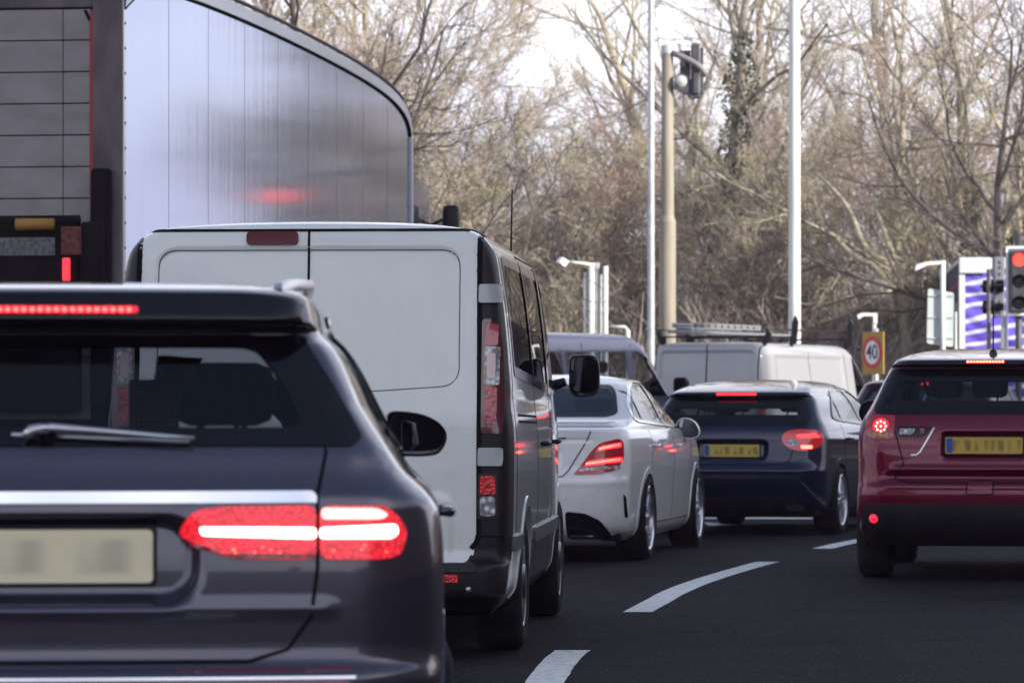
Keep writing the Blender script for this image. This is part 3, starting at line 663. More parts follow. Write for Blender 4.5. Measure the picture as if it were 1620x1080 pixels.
T.hole('front', offset_poly(ws, -.03)); T.patch('windscreen', 'front', offset_poly(ws, -.01), G_clear, off=0, thick=.004, h=.07); T.patch('windscreen_surround', 'front', ws, M_trim, off=.003, inner=offset_poly(ws, -.05))
seams(T, [[(1.75,.36),(1.73,1.29)],[(2.95,.36),(2.94,1.25)],[(3.95,.40),(3.98,.9),(4.0,1.27)],[(1.70,1.94),(1.72,1.95),(3.1,1.95)],[(.30,.60),(.28,1.95)],[(.5,1.15),(1.75,1.14)],[(.5,1.12),(1.75,1.11)]], wd=.012)
T.ribbon('door_gap', 'rear', [(0,.465),(0,2.02)], M_under, wd=.011, off=.004)
for s_ in (1, -1): T.ribbon('door_gap', 'rear', [(s_*.770,.530),(s_*.795,.56),(s_*.806,.60),(s_*.808,1.3),(s_*.803,2.012)], M_under, wd=.024, off=.003)
T.ribbon('pressing_shade_line', 'rear', rnd([(-.712,1.925),(.712,1.925),(.712,1.29),(.30,1.262),(-.30,1.262),(-.712,1.29)], .09, 8), mat('pressing_shade_grey', (.10,.10,.11), .5), wd=.0055, off=.0005, thick=.003, closed=True)  # thin dark line painted along the pressing as the shade of its groove
T.ribbon('roof_seal', 'rear', [(-.78,2.018),(.78,2.018)], M_under, wd=.010, off=.006)
T.patch('high_brake_lamp', 'rear', rnd([(-.295,1.950),(-.05,1.950),(-.05,2.010),(-.295,2.010)], .02), mat('dark_red_lens', (.10,.005,.012), .3, spec=.3), off=.012, thick=.02)
for s_ in (1, -1):
    f = (lambda p: p) if s_ > 0 else sym
    for z0, z1 in ((1.675,1.762),(.915,1.0)):
        T.patch('hinge_cover', 'rear', f(rnd([(.800,z0),(.898 if z0 > 1.2 else .912,z0),(.895 if z0 > 1.2 else .912,z1),(.802,z1)], .012)), mat('hinge_silver', (.42,.44,.44), .45, .2, .4), off=.016, thick=.04)
    base = T.patch('tail_lamp', 'rear', f(rnd([(.815,1.065),(.912,1.065),(.916,1.20),(.906,1.45),(.888,1.575),(.86,1.60),(.818,1.60)], .02)), mat('lamp_smoke', (.10,.008,.018), .15, coat=1), off=.012, thick=.03)
    for z0, z1, mm_ in ((1.11,1.285,M_redlens),(1.475,1.575,mat('pink_lens', (.45,.07,.09), .2, coat=1))):
        T.patch('lens', 'rear', f(rnd([(.832,z0),(.885,z0),(.885,z1),(.838,z1)], .012)), mm_, off=.018, thick=.01, parent=base)
    T.patch('lens', 'rear', f(rnd([(.828,1.29),(.893,1.29),(.893,1.47),(.828,1.47)], .014)), M_clrlens, off=.018, thick=.01, parent=base)
    T.patch('bulb', 'rear', f(rnd([(.842,1.32),(.876,1.32),(.876,1.44),(.842,1.44)], .012)), mat('bulb_amber', (.60,.42,.40), .2, coat=1), off=.021, thick=.006, parent=base)
    b2 = T.patch('fog_lamp', 'rear', f(rnd([(.800,.668),(.893,.668),(.893,.880),(.802,.880)], .014)), mat('lamp_rim', (.03,.01,.014), .3), off=.010, thick=.02)
    T.patch('lens', 'rear', f(rnd([(.812,.782),(.882,.782),(.882,.868),(.814,.868)], .012)), M_redpl, off=.016, thick=.008, parent=b2)
    T.patch('lens', 'rear', f(rnd([(.812,.682),(.882,.682),(.882,.774),(.812,.774)], .018)), M_clrlens, off=.016, thick=.008, parent=b2)
    T.patch('bumper_reflector', 'rear', f(rnd([(.605,.377),(.715,.377),(.715,.413),(.605,.413)], .006)), M_redpl, off=.006, thick=.012)
    p, n = T.proj('rear', .765*s_, .345); MB().lathe([(.0005,-.008),(.011,-.006),(.014,.004)], 14, 'x', (p.x, p.y, p.z)).build('parking_sensor', M_satin, T.root, smooth=True)
    T.ribbon('bumper_gap', 'rear', f([(.80,.587),(.92,.587)]), M_under, wd=.008, off=.004)
T.patch('bumper_step', 'rear', rnd([(-.80,.424),(.80,.424),(.80,.452),(-.80,.452)], .01), M_blk, off=.014, thick=.03)
mo = [(901,568),(906,562),(935,561),(945,566),(948,580),(948,612),(942,625),(920,628),(905,625),(900,612)]
for s_ in (1, -1): T.mirror(3.85, T.PZ(mo, 3.85), s_, .14, m=M_blk, arm=((.99,1.33),(.90,1.30)))
handles(T, [(2.08,1.0),(3.12,1.0)], M_blk, ln=.22)
# side mouldings and the bright ledge along them
for v in ('right', 'left'):
    for a_, b_ in ((1.42,3.64),(.12,.60)): T.patch('side_moulding', v, rnd([(a_,.515),(b_,.515),(b_,.585),(a_,.585)], .01), mat('moulding', (.10,.095,.11), .4), off=.020, thick=.04)
MB().tube([(.9+.62,-.06,2.04),(.92+.62,-.06,2.26)], [.006,.003], 6).build('aerial', M_blk, T.root) if False else MB().tube([T_ for T_ in ((2.9,-.755,2.0),(2.86,-.765,2.36))], [.006,.004], 6).build('aerial', M_blk, T.root)
T.interior(1.0, 2.2, 3.9, .8, seats=((2.95,.4),(2.95,-.42)), ztop=1.45)
MB().box(2.25, -.84, .3, 2.29, .84, 1.9, .01).build('bulkhead', M_under, T.root)
T.under(.85, .2, .5); T.wheels((1.0, 4.06), .335, .84, .215, 7, M_alloyd, rimr=.66, cover=True)
T.finish()

# ================================================================ the white saloon
P_sal = paint('saloon_white', (.80,.78,.79), rough=.28, dirt=.12)
def sal_recess(V):
    V = V.copy(); u = -V[:, 1]; z = V[:, 2]; k = (V[:, 0] < .45)
    d = rbox(u, z, 0, .80, .36, .09, .05); V[:, 0] += k*.035*sst(-d/.03)
    V[:, 0] -= k*.012*np.exp(-((z-.62)/.03)**2)
    V[:, 0] += k*.010*np.exp(-((z-.935)/.012)**2)*sst((.62-np.abs(u))/.05)
    return V
rows = [(.17,.20,4.55,.80,.3,.3,.3,.4),(.24,.07,4.64,.87,.3,.3,.4,.5),(.36,.02,4.68,.885,.28,.30,.4,.5),(.52,-.01,4.69,.895,.28,.30,.4,.5),(.62,-.01,4.68,.90,.26,.28,.4,.5),(.68,.02,4.66,.905,.25,.27,.4,.5),
        (.80,.03,4.58,.908,.25,.26,.4,.5),(.88,.035,4.4,.905,.25,.25,.4,.4),(.95,.035,4.0,.895,.25,.25,.3,.3),(.99,.03,3.7,.875,.26,.25,.3,.3),(1.012,.025,3.55,.86,.28,.26,.3,.3),(1.022,.05,3.45,.845,.28,.26,.3,.3),
        (1.035,.20,3.38,.83,.24,.24,.25,.25),(1.055,.50,3.32,.815,.2,.22,.25,.25),(1.075,.66,3.25,.80,.2,.2,.25,.25),(1.11,.76,3.18,.785,.2,.2,.25,.25),(1.22,1.0,2.95,.735,.2,.2,.25,.25),(1.33,1.26,2.7,.675,.18,.18,.25,.25),
        (1.38,1.42,2.55,.63,.18,.18,.2,.2),(1.41,1.58,2.4,.56,.15,.15,.2,.2),(1.435,1.8,2.2,.38,.1,.1,.1,.1),(1.443,1.95,2.1,.15,.03,.05,.03,.05),(1.444,2.0,2.05,.02,.01,.01,.01,.01)]
C = Car('saloon_car', 'white saloon with slanting red lamps lit, just right of the white panel van', 'car', .0, 28.9, 10.5, rows, 4.69,
        group='cars queueing at the signals', step=.016, ncol=(34, 18, 80, 8, 12), taper=(.06, .10), bow=(.07, .14), recess=sal_recess, paint_m=P_sal)
C.arch(1.02, .352, .33, m=P_sal); C.arch(3.86, .352, .33, m=P_sal)
rwp = rnd([(-.60,1.105),(.60,1.105),(.67,1.13),(.60,1.29),(.54,1.355),(-.54,1.355),(-.60,1.29),(-.67,1.13)], .05)
C.hole('rear', offset_poly(rwp, -.025))
C.panel('boot_lid', 'rear', [(-.60,1.03),(.60,1.03),(.56,.93),(.42,.70),(.38,.66),(-.38,.66),(-.42,.70),(-.56,.93)])
C.panel('rear_bumper', 'rear', [(-1,.1),(1,.1),(1,.64),(-1,.64)])
C.panel('rear_door', 'side', [(1.15,.75),(1.30,.45),(1.45,.28),(2.30,.28),(2.30,1.02),(1.2,1.04)]); C.panel('front_door', 'side', [(2.30,.28),(3.36,.28),(3.42,.7),(3.36,.98),(2.30,1.02)])
C.patch('rear_window', 'rear', offset_poly(rwp, -.015), G_dark, off=.002, thick=.004, h=.04); C.patch('window_band', 'rear', rwp, M_trim, off=.004, inner=offset_poly(rwp, -.035))
sgl = rnd([(.93,1.10),(1.10,1.20),(1.45,1.335),(1.85,1.385),(2.35,1.375),(2.85,1.20),(3.32,1.02),(3.2,1.0),(2.2,1.035),(1.1,1.07)], .05)
side_glass(C, sgl, [((1.30,1.05),(1.30,1.33),.025),((2.28,1.02),(2.14,1.40),.055)], G_mid, trim=M_chrome, trimw=.016)
ws = [(-.72,1.03),(.72,1.03),(.58,1.39),(-.58,1.39)]
C.hole('front', offset_poly(ws, -.03)); C.patch('windscreen', 'front', offset_poly(ws, -.01), G_clear, off=0, thick=.004, h=.07); C.patch('windscreen_surround', 'front', ws, M_trim, off=.003, inner=offset_poly(ws, -.05))
seams(C, [[(1.2,1.03),(1.15,.75),(1.30,.45),(1.45,.28)],[(2.30,.28),(2.30,1.02)],[(3.36,.28),(3.42,.7),(3.36,.98)],[(1.45,.28),(3.36,.28)]], wd=.008)
for s_ in (1, -1):
    f = (lambda p: p) if s_ > 0 else sym
    C.ribbon('boot_gap', 'rear', f([(.60,1.025),(.56,.93),(.42,.70),(.38,.66),(0,.66)]), M_under, wd=.009, off=.002)
    lp = rnd([(.455,.672),(.50,.72),(.60,.86),(.66,.915),(.785,.945),(.815,.92),(.82,.80),(.78,.715),(.66,.68)], .03)
    a = C.patch('tail_lamp', 'rear', f(lp), mat('saloon_lens', (.16,.008,.02), .2, coat=1, emit=(1,.02,.03), estr=.06), off=.010, thick=.03, h=.02)
    for k, (u0, u1, z0, z1) in enumerate(((.64,.80,.865,.895),(.545,.805,.752,.785))):
        # a comb of small lit cells
        mb = MB(); nn = 13 if k else 9
        C.patch('light_bar', 'rear', f(rnd([(u0,z0-.010),(u1,z1-.012),(u1,z1+.020),(u0+.03,z0+.024)], .008)), M_led, off=.013, thick=.004, h=.02, parent=a)
        for i in range(nn):
            uu = u0+.02+(u1-u0-.035)*i/(nn-1); p, n = C.proj('rear', s_*uu, z0+(z1-z0)*i/(nn-1)+.006); mb.lathe([(.0004,-.006),(.007,-.004),(.009,0)], 8, 'x', (p.x-.012, p.y, p.z))
        mb.build('led_row', M_ledhot, a, smooth=True)
    C.patch('reversing_lens', 'rear', f(rnd([(.50,.700),(.80,.722),(.78,.745),(.52,.722)], .008)), M_clrlens, off=.012, thick=.004, h=.02, parent=a)
    dp = rnd([(.40,.19),(.72,.19),(.715,.24),(.66,.33),(.55,.385),(.40,.40)], .03)
    e = C.patch('exhaust_surround', 'rear', f(dp), M_trim, off=.006, thick=.03, h=.03)
    C.ribbon('exhaust_trim', 'rear', f([(.42,.215),(.62,.215),(.60,.255),(.50,.275),(.42,.28)]), M_chrome, wd=.010, off=.014, thick=.012, parent=e)
    v = 'right' if s_ > 0 else 'left'
    C.patch('bumper_vent', 'rear', f(rnd([(.822,.35),(.838,.35),(.835,.50),(.820,.53)], .006)), M_trim, off=.004, thick=.01, h=.02)
C.plate(0, .80, .05, col=(.60,.46,.08))
C.patch('boot_trim', 'rear', [(-.40,.945),(.40,.945),(.40,.957),(-.40,.957)], M_chrome, off=.006, thick=.01)
mo = [(1076,668),(1082,661),(1096,661),(1107,668),(1113,680),(1112,690),(1100,694),(1082,692),(1076,684)]
for s_ in (1, -1): C.mirror(2.95, C.PZ([(a-6, b) for a, b in mo], 2.95), s_, .15, m=P_sal, arm=((.86,1.0),(.80,.98)))
handles(C, [(1.32,.88),(2.48,.87)], P_sal)
C.interior(.82, .9, 3.2, .70, ztop=1.05); C.under(.78); C.wheels((1.02, 3.86), .325, .78, .23, 5, M_alloy, rimr=.76)
C.finish()

# ================================================================ the dark blue-grey hatchback
P_blue = paint('hatch_paint', (.010,.014,.045), metal=.5, rough=.34, dirt=.03)
def hat_recess(V):
    V = V.copy(); u = -V[:, 1]; z = V[:, 2]; k = (V[:, 0] < .45)
    d = rbox(u, z, 0, .785, .34, .095, .06); V[:, 0] += k*.04*sst(-d/.03)
    V[:, 0] -= k*.012*np.exp(-((z-.60)/.02)**2)
    s_ = (V[:, 0] > .3) & (V[:, 0] < 3.9) & (np.abs(V[:, 1]) > .5)
    V[:, 1] += np.sign(V[:, 1])*s_*.010*np.exp(-((z-(.86+.03*(2-V[:, 0])*.5))/.03)**2)
    return V
rows = [(.17,.22,4.15,.78,.3,.3,.3,.4),(.24,.08,4.24,.85,.3,.3,.4,.5),(.38,.02,4.28,.875,.27,.28,.4,.5),(.52,-.01,4.29,.885,.26,.28,.4,.5),(.62,.0,4.28,.89,.25,.26,.4,.5),(.68,.04,4.26,.892,.24,.25,.4,.5),
        (.80,.05,4.18,.893,.24,.24,.4,.5),(.90,.06,3.9,.885,.24,.24,.3,.4),(.97,.08,3.5,.865,.24,.23,.3,.3),(1.02,.11,3.25,.835,.22,.2,.3,.3),(1.07,.14,3.1,.80,.2,.19,.25,.25),(1.20,.25,2.85,.745,.18,.17,.25,.25),
        (1.272,.325,2.68,.70,.16,.15,.25,.25),(1.286,.265,2.62,.685,.15,.14,.2,.2),(1.300,.27,2.58,.675,.15,.14,.2,.2),(1.318,.30,2.54,.66,.15,.14,.2,.2),(1.332,.37,2.5,.645,.15,.14,.2,.2),(1.372,.64,2.42,.60,.12,.12,.2,.2),(1.405,.92,2.3,.52,.1,.1,.2,.2),(1.424,1.2,2.1,.40,.1,.1,.1,.1),(1.434,1.42,1.95,.24,.05,.05,.05,.05),(1.438,1.6,1.85,.08,.03,.03,.03,.03),(1.438,1.65,1.75,.02,.01,.01,.01,.01)]
A = Car('hatchback_car', 'dark blue hatchback with yellow plate, ahead of the white saloon', 'car', 1.99, 35.1, 16, rows, 4.29,
        group='cars queueing at the signals', step=.016, ncol=(30, 16, 80, 8, 12), taper=(.05, .10), bow=(.07, .14), recess=hat_recess, paint_m=P_blue)
A.arch(.80, .345, .325); A.arch(3.50, .345, .325)
rwp = rnd([(-.66,1.005),(.66,1.005),(.715,1.06),(.66,1.20),(.625,1.266),(-.625,1.266),(-.66,1.20),(-.715,1.06)], .04)
A.hole('rear', offset_poly(rwp, -.085))
A.panel('spoiler', 'rear', [(-.75,1.268),(.75,1.268),(.75,1.312),(-.75,1.312)], M_trim)
A.panel('tailgate', 'rear', [(-.68,1.315),(.68,1.315),(.70,1.03),(.60,.95),(.55,.70),(.48,.655),(-.48,.655),(-.55,.70),(-.60,.95),(-.70,1.03)]); A.panel('rear_bumper', 'rear', [(-1,.1),(1,.1),(1,.655),(-1,.655)])
A.panel('rear_door', 'side', [(.95,.75),(1.12,.42),(1.25,.28),(2.10,.28),(2.10,1.0),(1.0,1.03)]); A.panel('front_door', 'side', [(2.10,.28),(3.05,.28),(3.08,.7),(3.02,.95),(2.10,1.0)])
A.patch('rear_window', 'rear', offset_poly(rwp, -.07), G_mid, off=.002, thick=.004, h=.04); A.patch('window_band', 'rear', rwp, M_trim, off=.004, inner=offset_poly(rwp, -.10))
sgl = rnd([(.82,1.08),(1.02,1.20),(1.35,1.325),(1.75,1.365),(2.2,1.35),(2.62,1.20),(3.02,1.0),(2.9,.975),(2.0,1.015),(1.0,1.055)], .05)
side_glass(A, sgl, [((1.20,1.03),(1.20,1.30),.03),((2.08,1.0),(1.96,1.38),.06)], G_mid, trim=M_trim)
ws = [(-.70,1.0),(.70,1.0),(.56,1.37),(-.56,1.37)]
A.hole('front', offset_poly(ws, -.03)); A.patch('windscreen', 'front', offset_poly(ws, -.01), G_clear, off=0, thick=.004, h=.07); A.patch('windscreen_surround', 'front', ws, M_trim, off=.003, inner=offset_poly(ws, -.05))
seams(A, [[(1.0,1.02),(.95,.75),(1.12,.42),(1.25,.28)],[(2.10,.28),(2.10,1.0)],[(3.05,.28),(3.08,.7),(3.02,.95)],[(1.25,.28),(3.05,.28)]], wd=.008)
for s_ in (1, -1):
    f = (lambda p: p) if s_ > 0 else sym
    A.ribbon('tailgate_gap', 'rear', f([(.70,1.03),(.60,.95),(.55,.70),(.48,.655),(0,.655)]), M_under, wd=.009, off=.002)
    lp = rnd([(.465,.90),(.50,.955),(.62,.975),(.76,.965),(.82,.93),(.82,.85),(.78,.80),(.66,.775),(.54,.80),(.48,.85)], .03)
    a = A.patch('tail_lamp', 'rear', f(lp), mat('hatch_lens', (.20,.010,.016), .2, coat=1, emit=(1,.02,.03), estr=.14), off=.012, thick=.03, h=.02)
    A.patch('light_bar', 'rear', f(rnd([(.60,.925),(.77,.93),(.80,.90),(.62,.895)], .014)), M_led, off=.015, thick=.004, h=.02, parent=a)
    A.patch('light_bar', 'rear', f(rnd([(.64,.83),(.74,.83),(.74,.80),(.65,.80)], .012)), M_ledhot, off=.015, thick=.004, h=.02, parent=a)
    A.patch('reversing_lens', 'rear', f(rnd([(.50,.875),(.61,.875),(.62,.82),(.53,.825)], .01)), M_clrlens, off=.014, thick=.004, h=.02, parent=a)
    A.patch('exhaust_tip', 'rear', f(rnd([(.50,.24),(.66,.24),(.66,.29),(.50,.29)], .02)), M_chrome, off=.01, thick=.03, h=.03)
A.plate(0, .78, .075, col=(.60,.43,.05), blue=True)
hb = A.patch('high_brake_light', 'rear', rnd([(-.19,1.288),(.19,1.288),(.19,1.306),(-.19,1.306)], .006), M_redlit, off=.004, thick=.01, h=.02)
mb = MB()
for i in range(16):
    uu = -.175+i*.0233; p, n = A.proj('rear', uu, 1.297); mb.lathe([(.0004,-.006),(.007,-.004),(.008,0)], 8, 'x', (p.x-.004, -uu, 1.297))
mb.build('led_row', M_led, hb, smooth=True)
mo = [(1,.0)]
A.patch('bumper_insert', 'rear', rnd([(-.62,.20),(.62,.20),(.58,.36),(-.58,.36)], .05), M_blk, off=.006, thick=.02)
for s_ in (1, -1): A.mirror(2.72, [(.86,1.0),(.87,.93),(.90,.91),(1.0,.92),(1.03,.97),(1.0,1.02),(.92,1.03)], s_, .14, arm=((.87,.95),(.78,.94)))
handles(A, [(1.10,.885),(2.27,.865)], P_blue)
A.interior(.80, .6, 2.95, .68, seats=((1.0,.38),(1.0,-.38),(1.95,.36),(1.95,-.36)), ztop=1.08); A.under(.76); A.wheels((.80, 3.50), .318, .775, .225, 5, M_alloy, rimr=.74)
A.finish()

# ================================================================ the red crossover, right lane
P_red = paint('crossover_paint', (.125,.001,.019), metal=.5, rough=.33, dirt=.02)
def asx_recess(V):
    V = V.copy(); u = -V[:, 1]; z = V[:, 2]; k = (V[:, 0] < .5)
    d = rbox(u, z, 0, .925, .29, .10, .03); V[:, 0] += k*.045*sst(-d/.04)
    V[:, 0] -= k*.020*np.exp(-((z-.765)/.022)**2)*sst((.66-np.abs(u))/.1)
    V[:, 0] -= k*.012*np.exp(-((z-.655)/.016)**2)*sst((.72-np.abs(u))/.1)
    V[:, 0] += k*.018*np.exp(-((z-.71)/.025)**2)*sst((.70-np.abs(u))/.1)
    return V
rows = [(.24,.22,4.15,.80,.25,.25,.3,.4),(.30,.06,4.24,.86,.25,.25,.4,.5),(.42,.0,4.28,.885,.22,.24,.4,.5),(.54,-.01,4.29,.89,.2,.22,.4,.5),(.63,-.01,4.29,.885,.2,.2,.4,.5),(.68,.02,4.28,.88,.2,.2,.4,.5),(.74,.03,4.27,.88,.19,.19,.4,.5),
        (.90,.04,4.20,.882,.18,.18,.4,.5),(1.0,.06,3.9,.88,.18,.18,.3,.4),(1.07,.085,3.45,.865,.18,.18,.3,.3),(1.13,.11,3.2,.835,.18,.17,.3,.3),(1.18,.14,3.05,.80,.17,.16,.25,.25),(1.32,.25,2.8,.735,.16,.15,.25,.25),
        (1.445,.345,2.58,.675,.15,.14,.25,.25),(1.460,.345,2.55,.665,.15,.14,.2,.2),(1.470,.27,2.52,.655,.15,.14,.2,.2),(1.486,.275,2.5,.645,.15,.14,.2,.2),(1.506,.30,2.46,.625,.14,.14,.2,.2),(1.520,.38,2.4,.60,.14,.14,.2,.2),(1.555,.66,2.3,.53,.1,.1,.2,.2),(1.582,1.0,2.15,.42,.1,.1,.1,.1),(1.596,1.3,2.0,.26,.1,.1,.1,.1),(1.602,1.5,1.85,.1,.05,.05,.05,.05),(1.603,1.6,1.7,.02,.01,.01,.01,.01)]
X = Car('crossover_car', 'dark red crossover with round brake lamp lit, in the right-hand lane', 'car', 3.18, 25.9, 9.5, rows, 4.295,
        group='cars queueing at the signals', step=.016, ncol=(46, 12, 70, 8, 12), taper=(.03, .10), bow=(.045, .14), recess=asx_recess, paint_m=P_red)
X.arch(.84, .365, .345, m=M_blk if False else P_red); X.arch(3.50, .365, .345)
rwp = rnd([(-.72,1.135),(.72,1.135),(.755,1.165),(.685,1.36),(.635,1.448),(-.635,1.448),(-.685,1.36),(-.755,1.165)], .04)
X.hole('rear', offset_poly(rwp, -.07))
X.panel('spoiler', 'rear', [(-.75,1.452),(.75,1.452),(.75,1.508),(-.75,1.508)], M_trim)
X.panel('tailgate', 'rear', [(-.66,1.50),(.66,1.50),(.72,1.12),(.60,1.02),(.54,.80),(.60,.70),(.50,.672),(-.50,.672),(-.60,.70),(-.54,.80),(-.60,1.02),(-.72,1.12)]); X.panel('rear_bumper', 'rear', [(-1,.1),(1,.1),(1,.672),(-1,.672)])
X.patch('bumper_skirt', 'rear', rnd([(-.80,.245),(.80,.245),(.83,.40),(.80,.52),(.60,.53),(-.60,.53),(-.80,.52),(-.83,.40)], .03), M_blk, off=.006, thick=.02)
X.panel('rear_door', 'side', [(1.0,.85),(1.18,.50),(1.32,.36),(2.10,.36),(2.10,1.1),(1.0,1.13)]); X.panel('front_door', 'side', [(2.10,.36),(3.02,.36),(3.08,.8),(3.02,1.05),(2.10,1.1)])
X.patch('rear_window', 'rear', offset_poly(rwp, -.06), G_mid, off=.002, thick=.004, h=.04); X.patch('window_band', 'rear', rwp, M_trim, off=.004, inner=offset_poly(rwp, -.09))
sgl = rnd([(.72,1.19),(.88,1.33),(1.15,1.46),(1.7,1.51),(2.2,1.49),(2.62,1.33),(3.04,1.10),(2.9,1.07),(2.0,1.11),(.9,1.16)], .05)
side_glass(X, sgl, [((1.14,1.12),(1.14,1.46),.04),((2.08,1.08),(1.98,1.52),.07)], G_mid, trim=M_trim)
ws = [(-.70,1.1),(.70,1.1),(.58,1.53),(-.58,1.53)]
X.hole('front', offset_poly(ws, -.03)); X.patch('windscreen', 'front', offset_poly(ws, -.01), G_clear, off=0, thick=.004, h=.07); X.patch('windscreen_surround', 'front', ws, M_trim, off=.003, inner=offset_poly(ws, -.05))
seams(X, [[(1.0,1.12),(1.0,.85),(1.18,.50),(1.32,.36)],[(2.10,.36),(2.10,1.1)],[(3.02,.36),(3.08,.8),(3.02,1.05)],[(1.32,.36),(3.02,.36)]], wd=.008)
for s_ in (1, -1):
    f = (lambda p: p) if s_ > 0 else sym
    X.ribbon('tailgate_gap', 'rear', f([(.72,1.12),(.60,1.02),(.54,.80),(.60,.70),(.50,.672),(0,.672)]), M_under, wd=.009, off=.002)
    lp = rnd([(.60,1.125),(.76,1.13),(.80,1.08),(.79,.99),(.74,.965),(.61,.965)], .02)
    a = X.patch('tail_lamp', 'rear', f(lp), mat('crossover_lens', (.16,.008,.016), .2, coat=1, emit=(1,.02,.03), estr=.05), off=.012, thick=.03, h=.02)
    uu, zz = .697, 1.055; p, n = X.proj('rear', s_*uu, zz)
    MB().lathe([(.0005,-.012),(.045,-.010),(.055,.002)], 24, 'x', (p.x-.012, p.y, p.z)).build('brake_lamp', emis('lamp_red', (1,.012,.02), 1.3), a, smooth=True)
    mb = MB()
    for k in range(9):
        r_ = 0 if k == 0 else .033; t = k*2*pi/8; mb.lathe([(.0004,-.010),(.007,-.007),(.008,0)], 8, 'x', (p.x-.024, p.y+r_*cos(t), p.z+r_*sin(t)))
    mb.build('led_row', emis('led_red_white', (1,.22,.18), 5.), a, smooth=True)
    X.patch('indicator_lens', 'rear', f(rnd([(.62,1.005),(.78,1.005),(.775,.975),(.62,.975)], .01)), M_amber, off=.016, thick=.004, h=.02, parent=a)
    b = X.patch('reversing_lamp', 'rear', f(rnd([(.35,1.05),(.585,1.055),(.585,.985),(.40,.985)], .02)), M_trim, off=.010, thick=.02, h=.02)
    X.patch('lens', 'rear', f(rnd([(.46,1.035),(.57,1.035),(.57,.998),(.48,.998)], .01)), M_clrlens, off=.014, thick=.006, h=.02, parent=b)
    X.patch('lens', 'rear', f(rnd([(.40,1.035),(.43,1.035),(.425,1.005),(.405,1.005)], .006)), M_redlens, off=.014, thick=.006, h=.02, parent=b)
    X.ribbon('bright_trim', 'rear', f([(.335,1.045),(.36,1.00),(.40,.93),(.43,.88),(.455,.862),(.49,.86)]), M_satin, wd=.010, off=.006, thick=.006)
    p, n = X.proj('rear', s_*.742, .43); MB().lathe([(.0005,-.012),(.026,-.010),(.032,.002)], 20, 'x', (p.x-.010, p.y, p.z)).build('bumper_reflector', emis('reflector_round_glow', (.9,.02,.06), .8), X.root, smooth=True)  # reflector given a red glow of its own by emission
X.patch('tow_cover', 'rear', rnd([(-.115,.60),(.06,.60),(.06,.68),(-.10,.68)], .02), P_red, off=.008, thick=.01, h=.02)
X.ribbon('tow_cover_gap', 'rear', rnd([(-.12,.595),(.065,.595),(.065,.685),(-.105,.685)], .02), M_under, wd=.008, off=.009, closed=True)
X.plate(-.0, .925, .062, col=(.52,.35,.05), blue=True)
hb = X.patch('high_brake_light', 'rear', rnd([(-.13,1.482),(.13,1.482),(.13,1.502),(-.13,1.502)], .006), M_redlit, off=.004, thick=.01, h=.02)
mb = MB()
for i in range(12):
    uu = -.118+i*.0214; p, n = X.proj('rear', uu, 1.492); mb.lathe([(.0004,-.007),(.007,-.004),(.0085,0)], 8, 'x', (p.x-.004, -uu, 1.492))
mb.build('led_row', emis('led_orange', (1,.18,.09), 5.), hb, smooth=True)
ab = MB().lathe([(.001,.03),(.02,.025),(.03,.0),(.03,-.02)], 16, 'z', (.62,-.04,1.553)).build('aerial_base', M_trim, X.root, smooth=True)
MB().tube([(.62,-.04,1.56),(.50,-.045,1.88)], [.006,.0035], 6).build('aerial', M_blk, X.root)
for s_ in (1, -1): X.mirror(2.70, [(.88,1.22),(.88,1.08),(.92,1.06),(1.02,1.07),(1.05,1.13),(1.03,1.21),(.96,1.24)], s_, .14, m=M_blk, arm=((.88,1.10),(.80,1.06)))
handles(X, [(1.14,.97),(2.27,.95)], P_red)
X.interior(.92, .6, 2.95, .70, seats=((1.1,.0),(2.0,.36),(2.0,-.36)), ztop=1.20)
ob = MB().tube([(.5,.0,.30),(.5,.7,.30)], .05, 10).tube([(.9,-.6,.33),(.9,.6,.33)], .04, 8).box(.35,-.55,.28,.7,-.15,.36,.03).build('exhaust_silencer', M_under, X.root, smooth=True)
X.under(.62, .30, .5, .35); X.wheels((.84, 3.50), .335, .775, .22, 5, M_alloyd)
X.finish()

# ================================================================ ground, road, markings
M_asph = noise_col('asphalt', (.011,.009,.0115), (.025,.021,.026), .9, rough=.86, spec=.07, rvar=.13, bump=.9, bscale=140, dist=.006, detail=12, coord='Object')
nt_, N_, L_, b_ = nodes(M_asph)      # pale chips of stone in the surface
tc = N_.new('ShaderNodeTexCoord'); v = N_.new('ShaderNodeTexVoronoi'); v.inputs['Scale'].default_value = 55; L_.new(tc.outputs['Object'], v.inputs['Vector'])
wn = N_.new('ShaderNodeTexWhiteNoise'); L_.new(v.outputs['Position'], wn.inputs['Vector'])
c1 = N_.new('ShaderNodeMath'); c1.operation = 'GREATER_THAN'; c1.inputs[1].default_value = .93; L_.new(wn.outputs['Value'], c1.inputs[0])
c2 = N_.new('ShaderNodeMath'); c2.operation = 'LESS_THAN'; c2.inputs[1].default_value = .30; L_.new(v.outputs['Distance'], c2.inputs[0])
c3 = N_.new('ShaderNodeMath'); c3.operation = 'MULTIPLY'; L_.new(c1.outputs[0], c3.inputs[0]); L_.new(c2.outputs[0], c3.inputs[1])
cr = N_.new('ShaderNodeTexVoronoi'); cr.feature = 'DISTANCE_TO_EDGE'; cr.inputs['Scale'].default_value = .8; nw = N_.new('ShaderNodeTexNoise'); nw.inputs['Scale'].default_value = 3; nw.inputs['Detail'].default_value = 5
am = N_.new('ShaderNodeMix'); am.data_type = 'RGBA'; am.inputs['Factor'].default_value = .25; L_.new(tc.outputs['Object'], am.inputs['A']); L_.new(tc.outputs['Object'], nw.inputs['Vector']); L_.new(nw.outputs['Color'], am.inputs['B']); L_.new(am.outputs['Result'], cr.inputs['Vector'])
